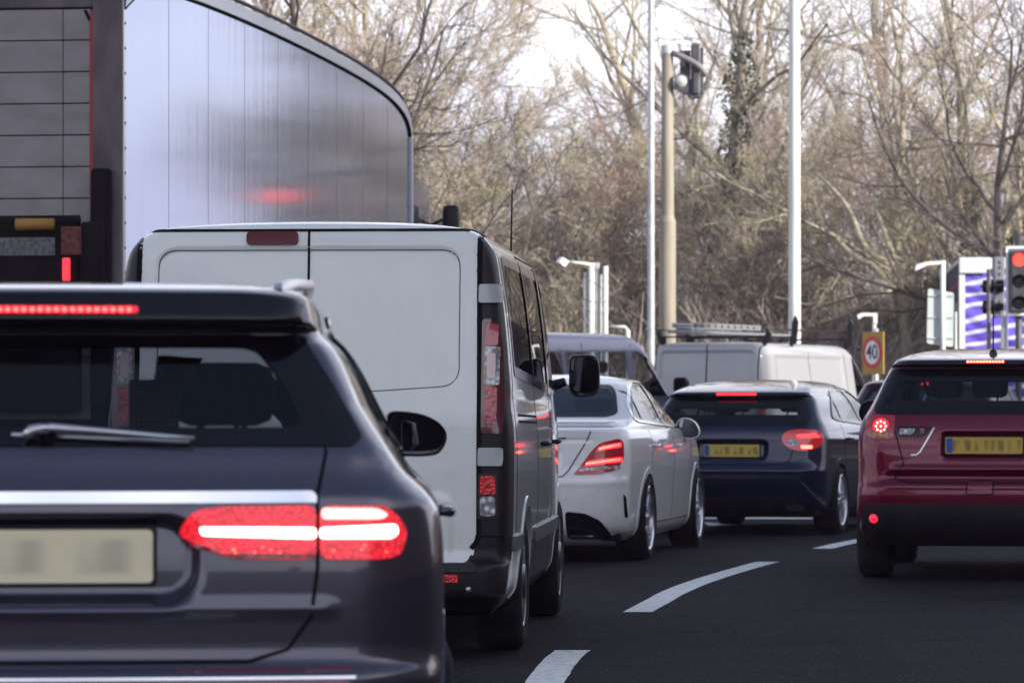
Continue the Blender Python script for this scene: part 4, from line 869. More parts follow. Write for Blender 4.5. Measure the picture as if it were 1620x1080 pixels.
cl_ = N_.new('ShaderNodeMapRange'); cl_.inputs['From Min'].default_value = .004; cl_.inputs['From Max'].default_value = .012; cl_.inputs['To Min'].default_value = .45; L_.new(cr.outputs['Distance'], cl_.inputs[0])
ck = N_.new('ShaderNodeMix'); ck.data_type = 'RGBA'; ck.blend_type = 'MULTIPLY'; ck.inputs['Factor'].default_value = 1.; L_.new(b_.inputs['Base Color'].links[0].from_socket, ck.inputs['A']); L_.new(cl_.outputs[0], ck.inputs['B']); L_.new(ck.outputs['Result'], b_.inputs['Base Color'])
old = b_.inputs['Base Color'].links[0].from_socket; mx = N_.new('ShaderNodeMix'); mx.data_type = 'RGBA'; mx.inputs['B'].default_value = (.15,.14,.16,1)
L_.new(old, mx.inputs['A']); L_.new(c3.outputs[0], mx.inputs['Factor']); L_.new(mx.outputs['Result'], b_.inputs['Base Color'])
M_grass = noise_col('verge_grass', (.045,.055,.020), (.085,.080,.035), 1.4, rough=.9, bump=.6, bscale=30)
M_litter = noise_col('leaf_litter', (.055,.042,.028), (.16,.125,.085), 3.0, rough=.95, bump=.8, bscale=9, dist=.12, detail=10)
M_mark = noise_col('road_paint', (.42,.42,.42), (.72,.72,.70), 16, rough=.7, bump=.4, bscale=90, dist=.004, lo=.30, hi=.52, detail=10)
nx, ny = 90, 90
xs = np.linspace(-600, 600, nx); ys = np.concatenate([np.linspace(-120, 74, 30), np.linspace(75.5, 150, 40), np.linspace(180, 1400, 20)])
X_, Y_ = np.meshgrid(np.sign(xs)*np.abs(xs/600)**1.8*600, ys)
rng = np.random.RandomState(3)
Z_ = np.where(Y_ > 75, 2.9*sst((Y_-75)/22)+2.5*sst((Y_-100)/60), 0)+np.where(Y_ > 76, rng.randn(*Y_.shape)*.12, 0)-.006
gi, gj = np.meshgrid(np.arange(len(ys)-1), np.arange(nx-1), indexing='ij'); gi = gi.ravel(); gj = gj.ravel()
Qg = np.stack([gi*nx+gj, gi*nx+gj+1, (gi+1)*nx+gj+1, (gi+1)*nx+gj], 1)
link('ground', fastmesh('ground', np.stack([X_.ravel(), Y_.ravel(), Z_.ravel()], 1), Qg, M_litter, True), kind='structure')
link('grass_verge', fastmesh('grass_verge', np.array([(-60,66.6,.11),(70,66.6,.11),(70,75.4,.11),(-60,75.4,.11),(-60,66.6,-.1),(70,66.6,-.1)]), np.array([(0,1,2,3),(4,5,1,0)]), M_grass), kind='structure')
MB().box(-60, 66.4, -.1, 70, 66.6, .125, .01).build('kerb', noise_col('kerb_concrete', (.24,.23,.22), (.34,.33,.31), 6), None, kind='structure')
link('road', fastmesh('road', np.array([(-26,-100,0),(70,-100,0),(70,66.4,0),(-26,66.4,0)]), np.array([(0,1,2,3)]), M_asph), kind='structure')
lane = chaikin([(-.35,6),(-.12,11.5),(.14,16.6),(.27,18.7),(.74,22.3),(1.17,25.6),(1.92,29.2),(2.60,32.1),(3.05,33.9),(4.1,37.5),(5.4,41)], 2)
def lane_at(y): x = np.interp(y, lane[:, 1], lane[:, 0]); dx = (np.interp(y+.3, lane[:, 1], lane[:, 0])-np.interp(y-.3, lane[:, 1], lane[:, 0]))/.6; return x, dx
def dash(y0, y1, name='lane_dash', wd=.17, shift=0., zz=.004):
    V = []; n = 14
    for i in range(n+1):
        y = y0+(y1-y0)*i/n; x, dx = lane_at(y); x += shift
        for sg in (-1, 1):
            jx = random.uniform(-.003, .003); V.append((x+sg*wd/2*sqrt(1+dx*dx)+jx, y, zz))
    link(name, mesh(name, V, [(2*i, 2*i+1, 2*i+3, 2*i+2) for i in range(n)], M_mark, False), kind='structure')
for a, b in ((4.8,8.2),(11.2,14.0),(16.2,18.75),(22.2,29.3),(32.0,36.0)): dash(a, b)
dash(-40, 41, 'edge_line', .12, -9.4)
MB().add([(1.75,40.4,.004),(3.35,40.2,.004),(3.35,40.75,.004),(2.7,40.9,.004),(2.3,40.75,.004),(1.75,40.8,.004)], [(0,1,2,3,4,5)]).build('stop_line', M_mark, kind='structure')
MB().add([(1.95,38.0,.004),(2.25,38.3,.004),(1.95,39.2,.004)], [(0,1,2)]).build('give_way_mark', M_mark, kind='structure')

# ================================================================ unseen block added beyond the right edge of the frame to shade the queue
M_brick = noise_col('added_block_brick', (.16,.10,.075), (.24,.16,.12), 14, rough=.85, bump=.3)
ob = root('added_shade_block', (31, -14, 0), 0, 'unseen brown brick block added to the right, to shade the near part of the road', 'building')
MB().box(0, -46, 0, 13, 42, 20.4).build('wall', M_brick, ob)
MB().box(-.15, -46.15, 20.4, 13.15, 42.15, 20.9).build('added_parapet', noise_col('added_block_coping', (.3,.29,.27), (.4,.39,.36), 4), ob)
wf_ = None
wf = MB().box(-.06, -.75, -.9, -.003, .75, -.8).box(-.06, -.75, .8, -.003, .75, .9).box(-.06, -.75, -.8, -.003, -.67, .8).box(-.06, .67, -.8, -.003, .75, .8).box(-.05, -.03, -.8, -.003, .03, .8).mesh('window', M_white_m)  # window frame for the added unseen blocks and terrace
wg = MB().box(-.02, -.67, -.8, -.006, .67, .8).mesh('added_window_pane', mat('added_block_glass', (.02,.025,.03), .05, coat=.5))
for k in range(6):
    for j in range(12):
        o = link('window', wf, ob, (0, -42+j*7.0, 2.2+k*3.2)); link('added_window_pane', wg, o)

wh = root('added_dark_block', (32, 50, 0), 0, 'unseen brown brick block added beyond the right edge, to darken the flanks of the cars', 'building')  # block added out of view so the car flanks mirror something dark
MB().box(0, 0, 0, 20, 62, 7.6).build('wall', M_brick, wh); MB().box(-.15, -.15, 7.6, 20.15, 62.15, 7.95).build('added_parapet', MAT['added_block_coping'], wh)
for j in range(11): o = link('window', wf, wh, (0, 4+j*5.4, 3.2)); link('added_window_pane', wg, o)
# ================================================================ dark terrace added unseen behind the viewer, to darken what the tail ends mirror
tb = root('added_dark_terrace', (0, -92, 0), 0, 'long dark brick terrace added behind the viewer, only to darken reflections in the tail ends', 'building')
MB().box(-70, -9, 0, 75, 0, 7.6).build('wall', M_brick, tb)
MB().prism([(-9.4,7.6),(.4,7.6),(-4.5,10.8)], -70.3, 75.3).build('roof', noise_col('added_terrace_slate', (.035,.033,.04), (.07,.065,.075), 3), tb)
ch = MB().box(-.5,-.4,0,.5,.4,2.1,.03).box(-.35,-.15,2.1,-.1,.15,2.5,.02).box(.1,-.15,2.1,.35,.15,2.5,.02).mesh('added_chimney', M_brick)
for k in range(14): link('added_chimney', ch, tb, (-66+k*10.2, -4.5, 10.0))
for k in range(2):
    for j in range(36): o = link('window', wf, tb, (-68+j*4, 0, 2.0+k*3.1), (0, 0, -pi/2)); link('added_window_pane', wg, o)

# ================================================================ bare winter trees
def perp(D):
    A = np.where(np.abs(D[:, 2:3]) < .9, np.array([[0, 0, 1.]]), np.array([[1., 0, 0]])); a = np.cross(D, A); a /= np.linalg.norm(a, axis=1, keepdims=True); return a, np.cross(D, a)
def grow(rs, P0, D, Ln, Rd, k, wob, up, tip=.35):
    m = len(P0); pts = [P0]; d = D.copy()
    for i in range(k):
        d = d+rs.randn(m, 3)*wob; d[:, 2] += up; d /= np.linalg.norm(d, axis=1, keepdims=True); pts.append(pts[-1]+d*(Ln/k)[:, None])
    t = np.linspace(0, 1, k+1)[None]; return np.stack(pts, 1), Rd[:, None]*(1-(1-tip)*t)
def tubes(pts, rad, n):
    m, k1 = rad.shape; T = np.gradient(pts, axis=1).reshape(-1, 3); T /= np.maximum(np.linalg.norm(T, axis=1, keepdims=True), 1e-9)
    D = np.repeat((pts[:, -1]-pts[:, 0]), k1, 0); D /= np.maximum(np.linalg.norm(D, axis=1, keepdims=True), 1e-9); a, b = perp(D)
    th = np.arange(n)*2*pi/n; V = pts.reshape(-1, 1, 3)+rad.reshape(-1, 1, 1)*(a[:, None]*np.cos(th)[None, :, None]+b[:, None]*np.sin(th)[None, :, None])
    V = V.reshape(-1, 3); base = (np.arange(m)[:, None]*k1+np.arange(k1-1)[None]).ravel()*n
    q = [np.stack([base+j, base+(j+1) % n, base+n+(j+1) % n, base+n+j], 1) for j in range(n)]; return V, np.vstack(q)
def spawn(rs, pts, rad, n, t0, ang, ratio, Ln, rr, aj=.25, t1=1.):
    m, k1, _ = pts.shape; t = t0+(t1-t0)*((np.arange(n)[None]+rs.rand(m, n))/n); f = t*(k1-1); i = np.minimum(f.astype(int), k1-2); fr = (f-i)[..., None]
    r = np.arange(m)[:, None]; P = pts[r, i]*(1-fr)+pts[r, i+1]*fr; d = pts[r, i+1]-pts[r, i]; R_ = rad[r, i]; P = P.reshape(-1, 3); d = d.reshape(-1, 3); d /= np.linalg.norm(d, axis=1, keepdims=True)
    a, b = perp(d); az = (np.arange(n)[None]*2.4+rs.rand(m, 1)*6.3+rs.randn(m, n)*.5).ravel(); an = ang+rs.randn(m*n)*aj
    D = d*np.cos(an)[:, None]+(a*np.cos(az)[:, None]+b*np.sin(az)[:, None])*np.sin(an)[:, None]
    L2 = np.repeat(Ln, n)*ratio*(1.25-.6*t.ravel())*(.7+.6*rs.rand(m*n)); return P, D, L2, np.minimum(R_.ravel()*rr, R_.ravel())
def bark(name, c1, c2, sc=5): return noise_col(name, c1, c2, sc, rough=.9, bump=.4, bscale=20, stretch=(1, 1, .3))
B_tan = bark('bark_tan', (.20,.175,.14), (.38,.34,.27)); B_dark = bark('bark_dark', (.065,.052,.050), (.12,.10,.09)); B_pale = bark('bark_pale', (.34,.30,.21), (.52,.46,.34))
T_tan = noise_col('twig_tan', (.31,.27,.22), (.64,.57,.49), .9, rough=.8, lo=.3, hi=.7); T_red = noise_col('twig_red', (.31,.225,.20), (.58,.45,.40), .9, rough=.8)
T_dark = noise_col('twig_dark', (.055,.042,.048), (.11,.085,.085), 1.2, rough=.8); T_green = noise_col('twig_green', (.31,.285,.19), (.58,.53,.37), .9, rough=.8)
M_bud = noise_col('bud', (.40,.29,.20), (.66,.54,.40), .6, rough=.8); M_budr = noise_col('bud_red', (.36,.20,.16), (.54,.34,.26), .7, rough=.8)
M_ivy = noise_col('ivy_leaf', (.022,.040,.014), (.085,.115,.040), 5, rough=.38, lo=.3, hi=.7); M_bram = noise_col('bramble_leaf', (.055,.075,.028), (.20,.21,.10), 2, rough=.5)
def quads(rs, C, size, flat=0.):
    m = len(C); a = rs.randn(m, 3); a /= np.linalg.norm(a, axis=1, keepdims=True); b = np.cross(a, rs.randn(m, 3)); b /= np.linalg.norm(b, axis=1, keepdims=True); s = size*(.6+.8*rs.rand(m))[:, None]
    n = np.cross(a, b); V = np.stack([C-a*s, C-b*s*.6+n*s*.15, C+a*s, C+b*s*.6+n*s*.15], 1).reshape(-1, 3); return V, np.arange(4*m).reshape(m, 4)
def tree_meshes(seed, H=11, trunks=1, spread=.5, clear=.15, limb=10, br=7, tw=7, tl=5, bm=B_tan, tm=T_tan, bud=M_bud, buds=1, r0=.14, limbr=.55, lean=.12, tr=.0085, wob=.12, ang=.75):
    rs = np.random.RandomState(seed)
    P0 = rs.randn(trunks, 3)*.12; P0[:, 2] = -.3; D = np.zeros((trunks, 3)); D[:, 2] = 1; D[:, :2] = rs.randn(trunks, 2)*(lean if trunks == 1 else .38); D /= np.linalg.norm(D, axis=1, keepdims=True)
    lv = [grow(rs, P0, D, H*(.8+.3*rs.rand(trunks)), r0*(.8+.4*rs.rand(trunks)), 12, .07, .02, .15)]
    Ln = np.full(trunks, H*1.)
    P, D, L1, R1 = spawn(rs, *lv[0], limb, clear, ang, limbr*spread*1.3, Ln, .55); lv.append(grow(rs, P, D, L1, R1, 8, wob, .05))
    P, D, L2, R2 = spawn(rs, *lv[1], br, .15, .65, .45, L1, .6); R2 = np.maximum(R2*.8, .012); lv.append(grow(rs, P, D, L2, R2, 6, wob*1.2, .04))
    P, D, L3, R3 = spawn(rs, *lv[2], tw, .1, .6, .42, L2, .5); R3 = np.clip(R3, tr, .014); lv.append(grow(rs, P, D, L3, R3, 3, .16, .05))
    P, D, L4, R4 = spawn(rs, *lv[3], tl, .1, .6, .6, L3, .6); L4 = np.maximum(L4, .18); R4 = np.full_like(R4, tr*.75); lv.append(grow(rs, P, D, L4, R4, 2, .16, .08))
    Vb, Qb, o = [], [], 0
    for (p, r), n in zip(lv[:3], (9, 6, 4)):
        V, Q = tubes(p, r, n); Vb.append(V); Qb.append(Q+o); o += len(V)
    limbs = fastmesh('branches', np.vstack(Vb), np.vstack(Qb), bm, True)
    Vb, Qb, o = [], [], 0
    for p, r in lv[3:]:
        V, Q = tubes(p, r, 3); Vb.append(V); Qb.append(Q+o); o += len(V)
    twigs = fastmesh('twigs', np.vstack(Vb), np.vstack(Qb), tm)
    bm_ = None
    if buds:
        T = lv[4][0]; C = np.vstack([T[:, -1], T[:, 1]]+([T[:, -1]+rs.randn(len(T), 3)*.05] if buds > 1 else [])); V, Q = quads(rs, C, .022); bm_ = fastmesh('buds', V, Q, bud)
    return limbs, twigs, bm_, lv[0]
KINDS = {
 'tan':  tree_meshes(1, 9.5, 3, .55, .08, 10, 8, 7, 4, B_tan, T_tan, M_bud, 2, .075),
 'tan2': tree_meshes(2, 8.5, 5, .5, .05, 9, 8, 7, 4, B_tan, T_green, M_bud, 2, .06),
 'red':  tree_meshes(3, 9.5, 3, .5, .10, 10, 8, 7, 4, B_tan, T_red, M_budr, 2, .07),
 'tall': tree_meshes(4, 15, 1, .42, .18, 15, 8, 6, 2, B_tan, T_tan, M_bud, 1, .20, wob=.1),
 'tall2':tree_meshes(5, 14, 2, .42, .20, 12, 8, 6, 2, B_pale, T_green, M_bud, 1, .17),
 'dark': tree_meshes(6, 13, 1, .62, .25, 16, 9, 7, 3, B_dark, T_dark, None, 0, .20, tr=.009, ang=.95, wob=.15),
 'fork': tree_meshes(8, 5.0, 2, .55, .2, 8, 6, 6, 4, B_dark, T_dark, M_bud, 0, .075),
}
def ivy(parent, trunk, z0, z1, n, rad, seed, size=.05):
    rs = np.random.RandomState(seed); p = trunk[0][0]; z = z0+(z1-z0)*rs.rand(n)**.9; x = np.interp(z, p[:, 2], p[:, 0]); y = np.interp(z, p[:, 2], p[:, 1])
    clump = rad*(.5+.9*np.abs(np.sin(z*2.1+seed)*np.cos(z*.9))+.3*rs.rand(n)); a = rs.rand(n)*2*pi; C = np.stack([x+np.cos(a)*clump*rs.rand(n)**.4, y+np.sin(a)*clump*rs.rand(n)**.4, z], 1)
    V, Q = quads(rs, C, size); link('ivy', fastmesh('ivy', V, Q, M_ivy), parent)
def tree(kind, x, y, rz, sc, label, group='bare trees on the bank', name='bare_tree'):
    z = float(np.interp(y, ys, Z_[:, nx//2])) if y > 75 else 0
    k = KINDS[kind]; o = root(name, (x, y, z), rz, label, 'tree', group); o.scale = (sc, sc, sc)
    link('trunk', k[0], o)
    link('crown', k[1], o)
    if k[2]: link('buds', k[2], o)
    return o, k
TR = [
 ('tan',-5.5,84,.3,1.05),('tan2',-3.2,82,1.2,1.0),('tan',-1.3,83,2.2,.68),('tan2',.4,81.5,3.6,.74),('red',1.9,83.5,.8,.68),('tan',3.2,81,4.4,.72),('red',4.3,86,2.0,.84),('tan2',5.6,82,5.1,1.0),('tan',7.0,84,.1,1.02),
 ('tan2',8.4,81,1.9,1.05),('red',9.9,84.5,3.0,1.05),('tan',11.4,82,4.0,1.0),
 ('red',-7.5,88,1.1,1.1),('tan',-4.4,90,5.0,1.15),('red',-2.6,89,2.7,.66),('tan2',-.2,88,.5,.62),('tan',-2.0,86.5,1.5,.66),('red',.9,86.5,3.3,.66),('tan2',2.4,88,2.1,.62),('tan',-4.0,87,2.6,.8),('tan',5.2,90,3.9,1.1),('red',8.6,90,5.8,.95),('red',12.4,90,2.3,1.12),
 ('tall',-6.2,95,.4,1.0),('tall2',-4.9,97,1.5,.98),('tall',5.9,94,2.6,1.0),('tall',9.4,95,4.8,1.05),('tall2',5.4,98,.2,.95)]
words = {'tan':'bushy tan bare tree', 'tan2':'many-stemmed olive bare tree', 'red':'reddish budding bare tree', 'tall':'tall slim bare tree', 'tall2':'tall pale-limbed bare tree'}
def where(x, y):
    px = 810+x/y*F
    for lim, t in ((560,'hidden mostly by the white lorry'),(720,'just right of the lorry roof'),(800,'above the panel van aerial'),(880,'left of the sign posts'),(980,'above the white sign posts'),(1060,'behind the tan signal mast'),(1160,'below the signal head on its arm'),(1245,'left of the white lamp column'),(1330,'right of the white lamp column'),(1430,'above the 40 sign'),(1520,'behind the back of the road sign'),(1600,'above the purple trailer')):
        if px < lim: return t
    return 'behind the red signal at the right edge'
TR = [(k, x, y, rz, sc if k.startswith('tall') else (sc*.76 if x > 2.6 else (sc*1.04 if x > -2 else sc*.96))) for k, x, y, rz, sc in TR]
seen_l = set()
for i, (k, x, y, rz, sc) in enumerate(TR):
    row = 'nearest' if y < 86.5 else ('second row' if y < 92.5 else 'rear')
    lb = f"{words[k]} {where(x, y)}, {row}"
    if lb in seen_l: lb = lb.replace(row, f"{row}, {'taller' if i % 2 else 'right'} of two")
    seen_l.add(lb); tree(k, x, y, rz, sc, lb)
o, k = tree('tall', 4.55, 82.5, 1.0, .98, 'tall tree with ivy-wrapped trunk between the signal mast and white lamp column', name='ivy_tree'); ivy(o, k[3], .5, 8.5, 2600, .34, 5)
o, k = tree('tall2', 8.15, 79.5, 2.2, .92, 'large tree with pale spreading limbs and ivy at its foot above the 40 sign', name='ivy_tree'); ivy(o, k[3], 0, 5, 2600, .42, 9)
o, k = tree('tall', 9.75, 80.5, 4.2, .85, 'tree with a dark ivy clump left of the purple trailer top', name='ivy_tree'); ivy(o, k[3], .5, 6.3, 2400, .38, 12)
tree('fork', 4.75, 77.5, .4, 1.0, 'small dark forked tree just above the ladder on the white van', name='forked_tree')
tree('dark', -3.7, 57, 1.3, .72, 'dark bare tree behind the lorry, its branches reaching over the lorry front', name='dark_tree')
tree('dark', 10.3, 75.2, 3.9, .74, 'dark bare tree at the right edge, branches over the purple trailer', name='dark_tree')
# pale limbs arching up and left from the ivy tree above the 40 sign
def limb(o, px, d0, r0, r1):
    pts = chaikin([((a-810)/F*d, d, EYE+(640-b)/F*d) for (a, b), d in zip(px, np.linspace(d0, d0+1.5, len(px)))], 2); mw = o.matrix_basis.inverted()
    MB().tube([mw @ Vector(p) for p in pts], list(np.linspace(r0, r1, len(pts))), 8).build('pale_limb', B_pale, o, smooth=True)
o = [q for q in COL.objects if q.name.startswith('ivy_tree')][1]
limb(o, [(1418,505),(1395,425),(1350,408),(1318,370),(1285,365),(1262,372)], 78.6, .085, .03)
limb(o, [(1412,420),(1368,398),(1345,330),(1310,290),(1268,255),(1240,225)], 78.4, .075, .025)
limb(o, [(1412,400),(1392,350),(1375,300),(1366,255),(1360,215)], 78.8, .06, .02)
limb(o, [(1420,400),(1420,300),(1422,215),(1412,140),(1425,60),(1430,10)], 79.2, .085, .02)
limb(o, [(1426,380),(1450,340),(1452,290),(1440,240),(1452,180),(1470,110)], 79.0, .055, .02)
limb(o, [(1418,412),(1400,385),(1405,330),(1385,260)], 79.3, .05, .02)
# ---- thicket: stems nobody could count, and bramble leaves
rs = np.random.RandomState(21); n = 8000
x = rs.uniform(-10, 14, n); y = 76.5+rs.rand(n)**1.3*17; P0 = np.stack([x, y, np.interp(y, ys, Z_[:, nx//2])-.1], 1); D = np.stack([rs.randn(n)*.45, rs.randn(n)*.45, np.ones(n)], 1); D /= np.linalg.norm(D, axis=1, keepdims=True)
p, r = grow(rs, P0, D, 1.2+2.6*rs.rand(n), .006+.014*rs.rand(n)**2, 5, .20, -.05)
V, Q = tubes(p, r, 3); link('undergrowth', fastmesh('undergrowth', V, Q, T_tan), kind='stuff')
P, D, L2, R2 = spawn(rs, p, r, 3, .2, .7, .5, np.full(n, 1.6), .7); p2, r2 = grow(rs, P, D, L2, np.full(len(L2), .0075), 2, .2, -.02)
V, Q = tubes(p2, r2, 3); link('undergrowth_twigs', fastmesh('undergrowth_twigs', V, Q, T_red), kind='stuff')
n = 40000; y = 76+rs.rand(n)**1.5*16; x = rs.uniform(-10, 14, n); cl = np.sin(x*1.3+np.cos(y*.7)*2)+np.sin(x*.45+1)+rs.randn(n)*.5; z = np.interp(y, ys, Z_[:, nx//2])+rs.rand(n)**1.6*(1.0+1.1*np.clip(cl, 0, 2))
V, Q = quads(rs, np.stack([x, y, z], 1), .05); link('bramble', fastmesh('bramble', V, Q, M_bram), kind='stuff')

# ================================================================ articulated lorry on the left
def lorry_skin():
    m = mat('lorry_skin', (.25,.31,.46), .06, .9, .12, coatr=.03); nt, N, L, b = nodes(m)
    tc = N.new('ShaderNodeTexCoord'); mp = N.new('ShaderNodeMapping'); mp.inputs['Scale'].default_value = (7, 7, .35); L.new(tc.outputs['Object'], mp.inputs[0])
    n = N.new('ShaderNodeTexNoise'); n.inputs['Scale'].default_value = 1.; n.inputs['Detail'].default_value = 6; L.new(mp.outputs[0], n.inputs['Vector'])
    bp = N.new('ShaderNodeBump'); bp.inputs['Strength'].default_value = .10; bp.inputs['Distance'].default_value = .008; L.new(n.outputs['Fac'], bp.inputs['Height']); L.new(bp.outputs[0], b.inputs['Normal']); L.new(bp.outputs[0], b.inputs['Coat Normal'])
    mr = N.new('ShaderNodeMapRange'); mr.inputs['To Min'].default_value = .03; mr.inputs['To Max'].default_value = .13; L.new(n.outputs['Fac'], mr.inputs[0]); L.new(mr.outputs[0], b.inputs['Roughness']); return m
M_skin = lorry_skin()
th = R(8); LX, LY = -3.05, 30.0
lo = root('articulated_lorry', (LX-1.275*cos(th), LY+1.275*sin(th), 0), pi/2-th, 'tall pale lorry trailer with rounded roof front, left of the white panel van', 'lorry')
# side outline in (x, z)
top = chaikin([(0,4.42),(.5,4.60),(1.5,4.72),(5,4.78),(9.2,4.77),(11.8,4.71),(13.0,4.60),(13.5,4.45),(13.6,4.2)], 2)
side = [(0,1.25)]+[tuple(p) for p in top]+[(13.6,1.25)]
n = len(side); HW = 1.275
MB().add([(a, y, b) for y in (-HW+.01, HW-.01) for a, b in side], [tuple(range(n)), tuple(range(n, 2*n))[::-1]]+[(i, n+i, n+(i+1) % n, (i+1) % n) for i in range(1, n) ]).build('trailer_core', mat('core_grey', (.13,.12,.13), .6), lo, smooth=False)
inn = [(.06,1.45)]+[(float(np.clip(a, .06, 13.52)), b-.14) for a, b in top]+[(13.52,1.45)]
for sg in (-1, 1):
    y0 = sg*(HW-.01); y1 = sg*(HW+.012)
    MB().prism(inn, y0, y1, 'xz').build('side_panel', M_skin, lo)
    # pale cant rail round the top edge
    k = len(top); V = []
    for i, (a, b) in enumerate(top):
        V += [(a, y0, b+.012), (a, sg*(HW+.035), b-.01), (a, sg*(HW+.035), b-.118), (a, y0, b-.125)]
    MB().add(V, [(4*i+j, 4*i+4+j, 4*i+5+j, 4*i+1+j) for i in range(k-1) for j in range(3)]).build('cant_rail', mat('cant_white', (.52,.53,.58), .35, coat=.3), lo)
    V = []
    for a, b in top: V += [(a, sg*(HW+.036), b-.126), (a, sg*(HW+.036), b-.136), (a, sg*(HW+.01), b-.136), (a, sg*(HW+.01), b-.126)]
    MB().add(V, [(4*i+j, 4*i+4+j, 4*i+4+(j+1) % 4, 4*i+(j+1) % 4) for i in range(k-1) for j in range(4)]).build('rail_seam', M_under, lo)
    MB().tube([(a, sg*(HW+.018), b+.03) for a, b in top[6:-6]], .020, 8).build('roof_edge', mat('edge_dark', (.03,.03,.04), .5), lo)
    MB().box(13.50, min(sg*HW, sg*(HW+.04)), 1.3, 13.62, max(sg*HW, sg*(HW+.04)), 4.22, .01).build('corner_post', mat('cant_white', None), lo)
    MB().box(0, min(sg*HW, sg*(HW+.03)), 1.25, 13.6, max(sg*HW, sg*(HW+.03)), 1.44, .01).build('lower_rail', mat('edge_dark', None), lo)
    MB().box(-.01, min(sg*HW, sg*(HW+.022)), 1.3, .055, max(sg*HW, sg*(HW+.022)), 4.6, .008).build('rear_edge_strip', M_satin, lo)
rivet = MB().lathe([(.0006,-.008),(.008,-.006),(.011,0)], 8, 'y').mesh('rivet', M_under)
for i in range(17): link('rivet', rivet, lo, (.028, -HW-.022, 1.45+i*.195))
for i in range(1, 9): MB().box(i*1.5+.06, -HW-.0135, 1.46, i*1.5+.066, -HW-.009, 4.62).build('panel_joint', mat('joint_grey', (.16,.17,.20), .5), lo)
# rear frame, shutter planks, seal, lift
M_frame = noise_col('frame_dirty', (.055,.045,.052), (.13,.11,.12), 5, rough=.7, stretch=(1,1,.4)); M_shut = noise_col('shutter_plank', (.22,.195,.195), (.29,.26,.26), 3, rough=.6, stretch=(1,1,2))
for y0, y1 in ((-1.285,-1.055),(1.055,1.285)): MB().box(-.06, y0, 1.25, -.002, y1, 4.40, .01).build('rear_post', M_frame, lo)
MB().box(-.05, -1.054, 4.30, -.003, 1.054, 4.42, .01).build('header', M_frame, lo)
MB().box(-.065, -1.285, 4.40, -.002, 1.285, 4.60, .012).build('roof_header', M_frame, lo)
pitch = .247
for i in range(13):
    z1 = 4.29-i*pitch; z0 = z1-pitch+.008
    for ya, yb in ((-1.03+.22,1.03-.22),):
        MB().box(-.028, ya, z0, -.004, yb, z1, .005).build('plank', M_shut, lo)
    MB().box(-.028, -1.03, z0, -.004, -.815, z1, .005).build('plank', M_shut, lo)
    MB().box(-.028, .815, z0, -.004, 1.03, z1, .005).build('plank', M_shut, lo)
for s_ in (-1, 1):
    MB().box(-.045, min(s_*1.034, s_*1.053), 2.66, -.003, max(s_*1.034, s_*1.053), 4.28).build('red_seal', mat('seal_red', (.42,.02,.03), .6), lo)
    MB().tube([(-.035, s_*.99, 4.28), (-.035, s_*1.03, 4.20)], .012, 6).build('corner_brace', M_under, lo)
# folded tail lift in front of the lower shutter
MB().box(-.22, -.98, 1.15, -.08, .98, 2.60, .02).build('lift_platform', M_under, lo)
MB().tube([(-.16, -.98, 2.63), (-.16, .98, 2.63)], .045, 12).build('lift_hinge', M_under, lo, smooth=True)
MB().tube([(-.26, -.80, 2.60), (-.26, -.50, 2.60)], .048, 12).build('yellow_grip', mat('grip_yellow', (.33,.17,.03), .6), lo, smooth=True)
MB().box(-.232, -.80, 2.36, -.222, .4, 2.50).build('lift_plate', noise_col('worn_steel', (.05,.05,.055), (.16,.16,.17), 30, rough=.6), lo)
MB().box(-.16, -1.22, 1.2, -.064, -1.06, 3.04, .03).box(-.24, -1.18, 2.0, -.14, -1.0, 2.62, .03).build('lift_ram', M_under, lo, smooth=True)
MB().box(-.28, -1.02, 2.36, -.235, -.86, 2.58, .01).build('worn_bracket', noise_col('red_worn', (.05,.02,.02), (.20,.04,.04), 22, rough=.8), lo)
MB().box(-.26, -.925, 2.16, -.225, -.865, 2.34, .01).build('marker_lamp', emis('marker_red', (1,.03,.05), .9), lo)
MB().box(-.30, -1.2, .55, -.15, 1.2, .70, .02).build('bumper_bar', M_under, lo)
MB().box(.3, -.5, .95, 13.4, .5, 1.24, .01).build('chassis', M_under, lo)
wm, tm = wheel_meshes(.50, .36, 8, M_satin, .56, True)
for x in (2.0, 3.3, 4.6):
    for sg in (-1, 1): o = link('wheel', wm, lo, (x, sg*1.05, .5), (0, 0, 0 if sg < 0 else pi)); link('tyre', tm, o)
for sg in (-1, 1): MB().box(5.4, min(sg*1.18, sg*1.22), .5, 11, max(sg*1.18, sg*1.22), 1.05, .01).build('side_guard', M_galv, lo)
# its tractor unit
ca = lo
M_cab = mat('cab_blue', (.03,.035,.07), .3, coat=1)
MB().prism(rnd([(13.9,.6),(15.75,.6),(15.9,1.7),(15.7,2.6),(15.3,3.75),(14.1,3.85),(13.9,3.5)], .12), -1.22, 1.22, 'xz').build('cab', M_cab, ca, auto=35)
MB().prism(rnd([(14.7,1.9),(15.55,1.9),(15.4,2.8),(14.7,2.8)], .06), -1.235, 1.235, 'xz').build('cab_window', mat('cab_glass', (.02,.02,.03), .05, coat=1), ca)
MB().box(10.6, -.45, .6, 15.6, .45, .94).build('tractor_frame', M_under, ca)
for x in (12.2, 15.2):
    for sg in (-1, 1): o = link('wheel', wm, ca, (x, sg*1.03, .5), (0, 0, 0 if sg < 0 else pi)); link('tyre', tm, o)
for sg in (-1, 1):
    q = MB().box(15.35, min(sg*1.36, sg*1.56), 2.95, 15.5, max(sg*1.36, sg*1.56), 3.55, .05).tube([(15.4, sg*1.2, 3.3), (15.42, sg*1.4, 3.4)], .02, 6).build('cab_mirror', M_blk, ca, smooth=True)

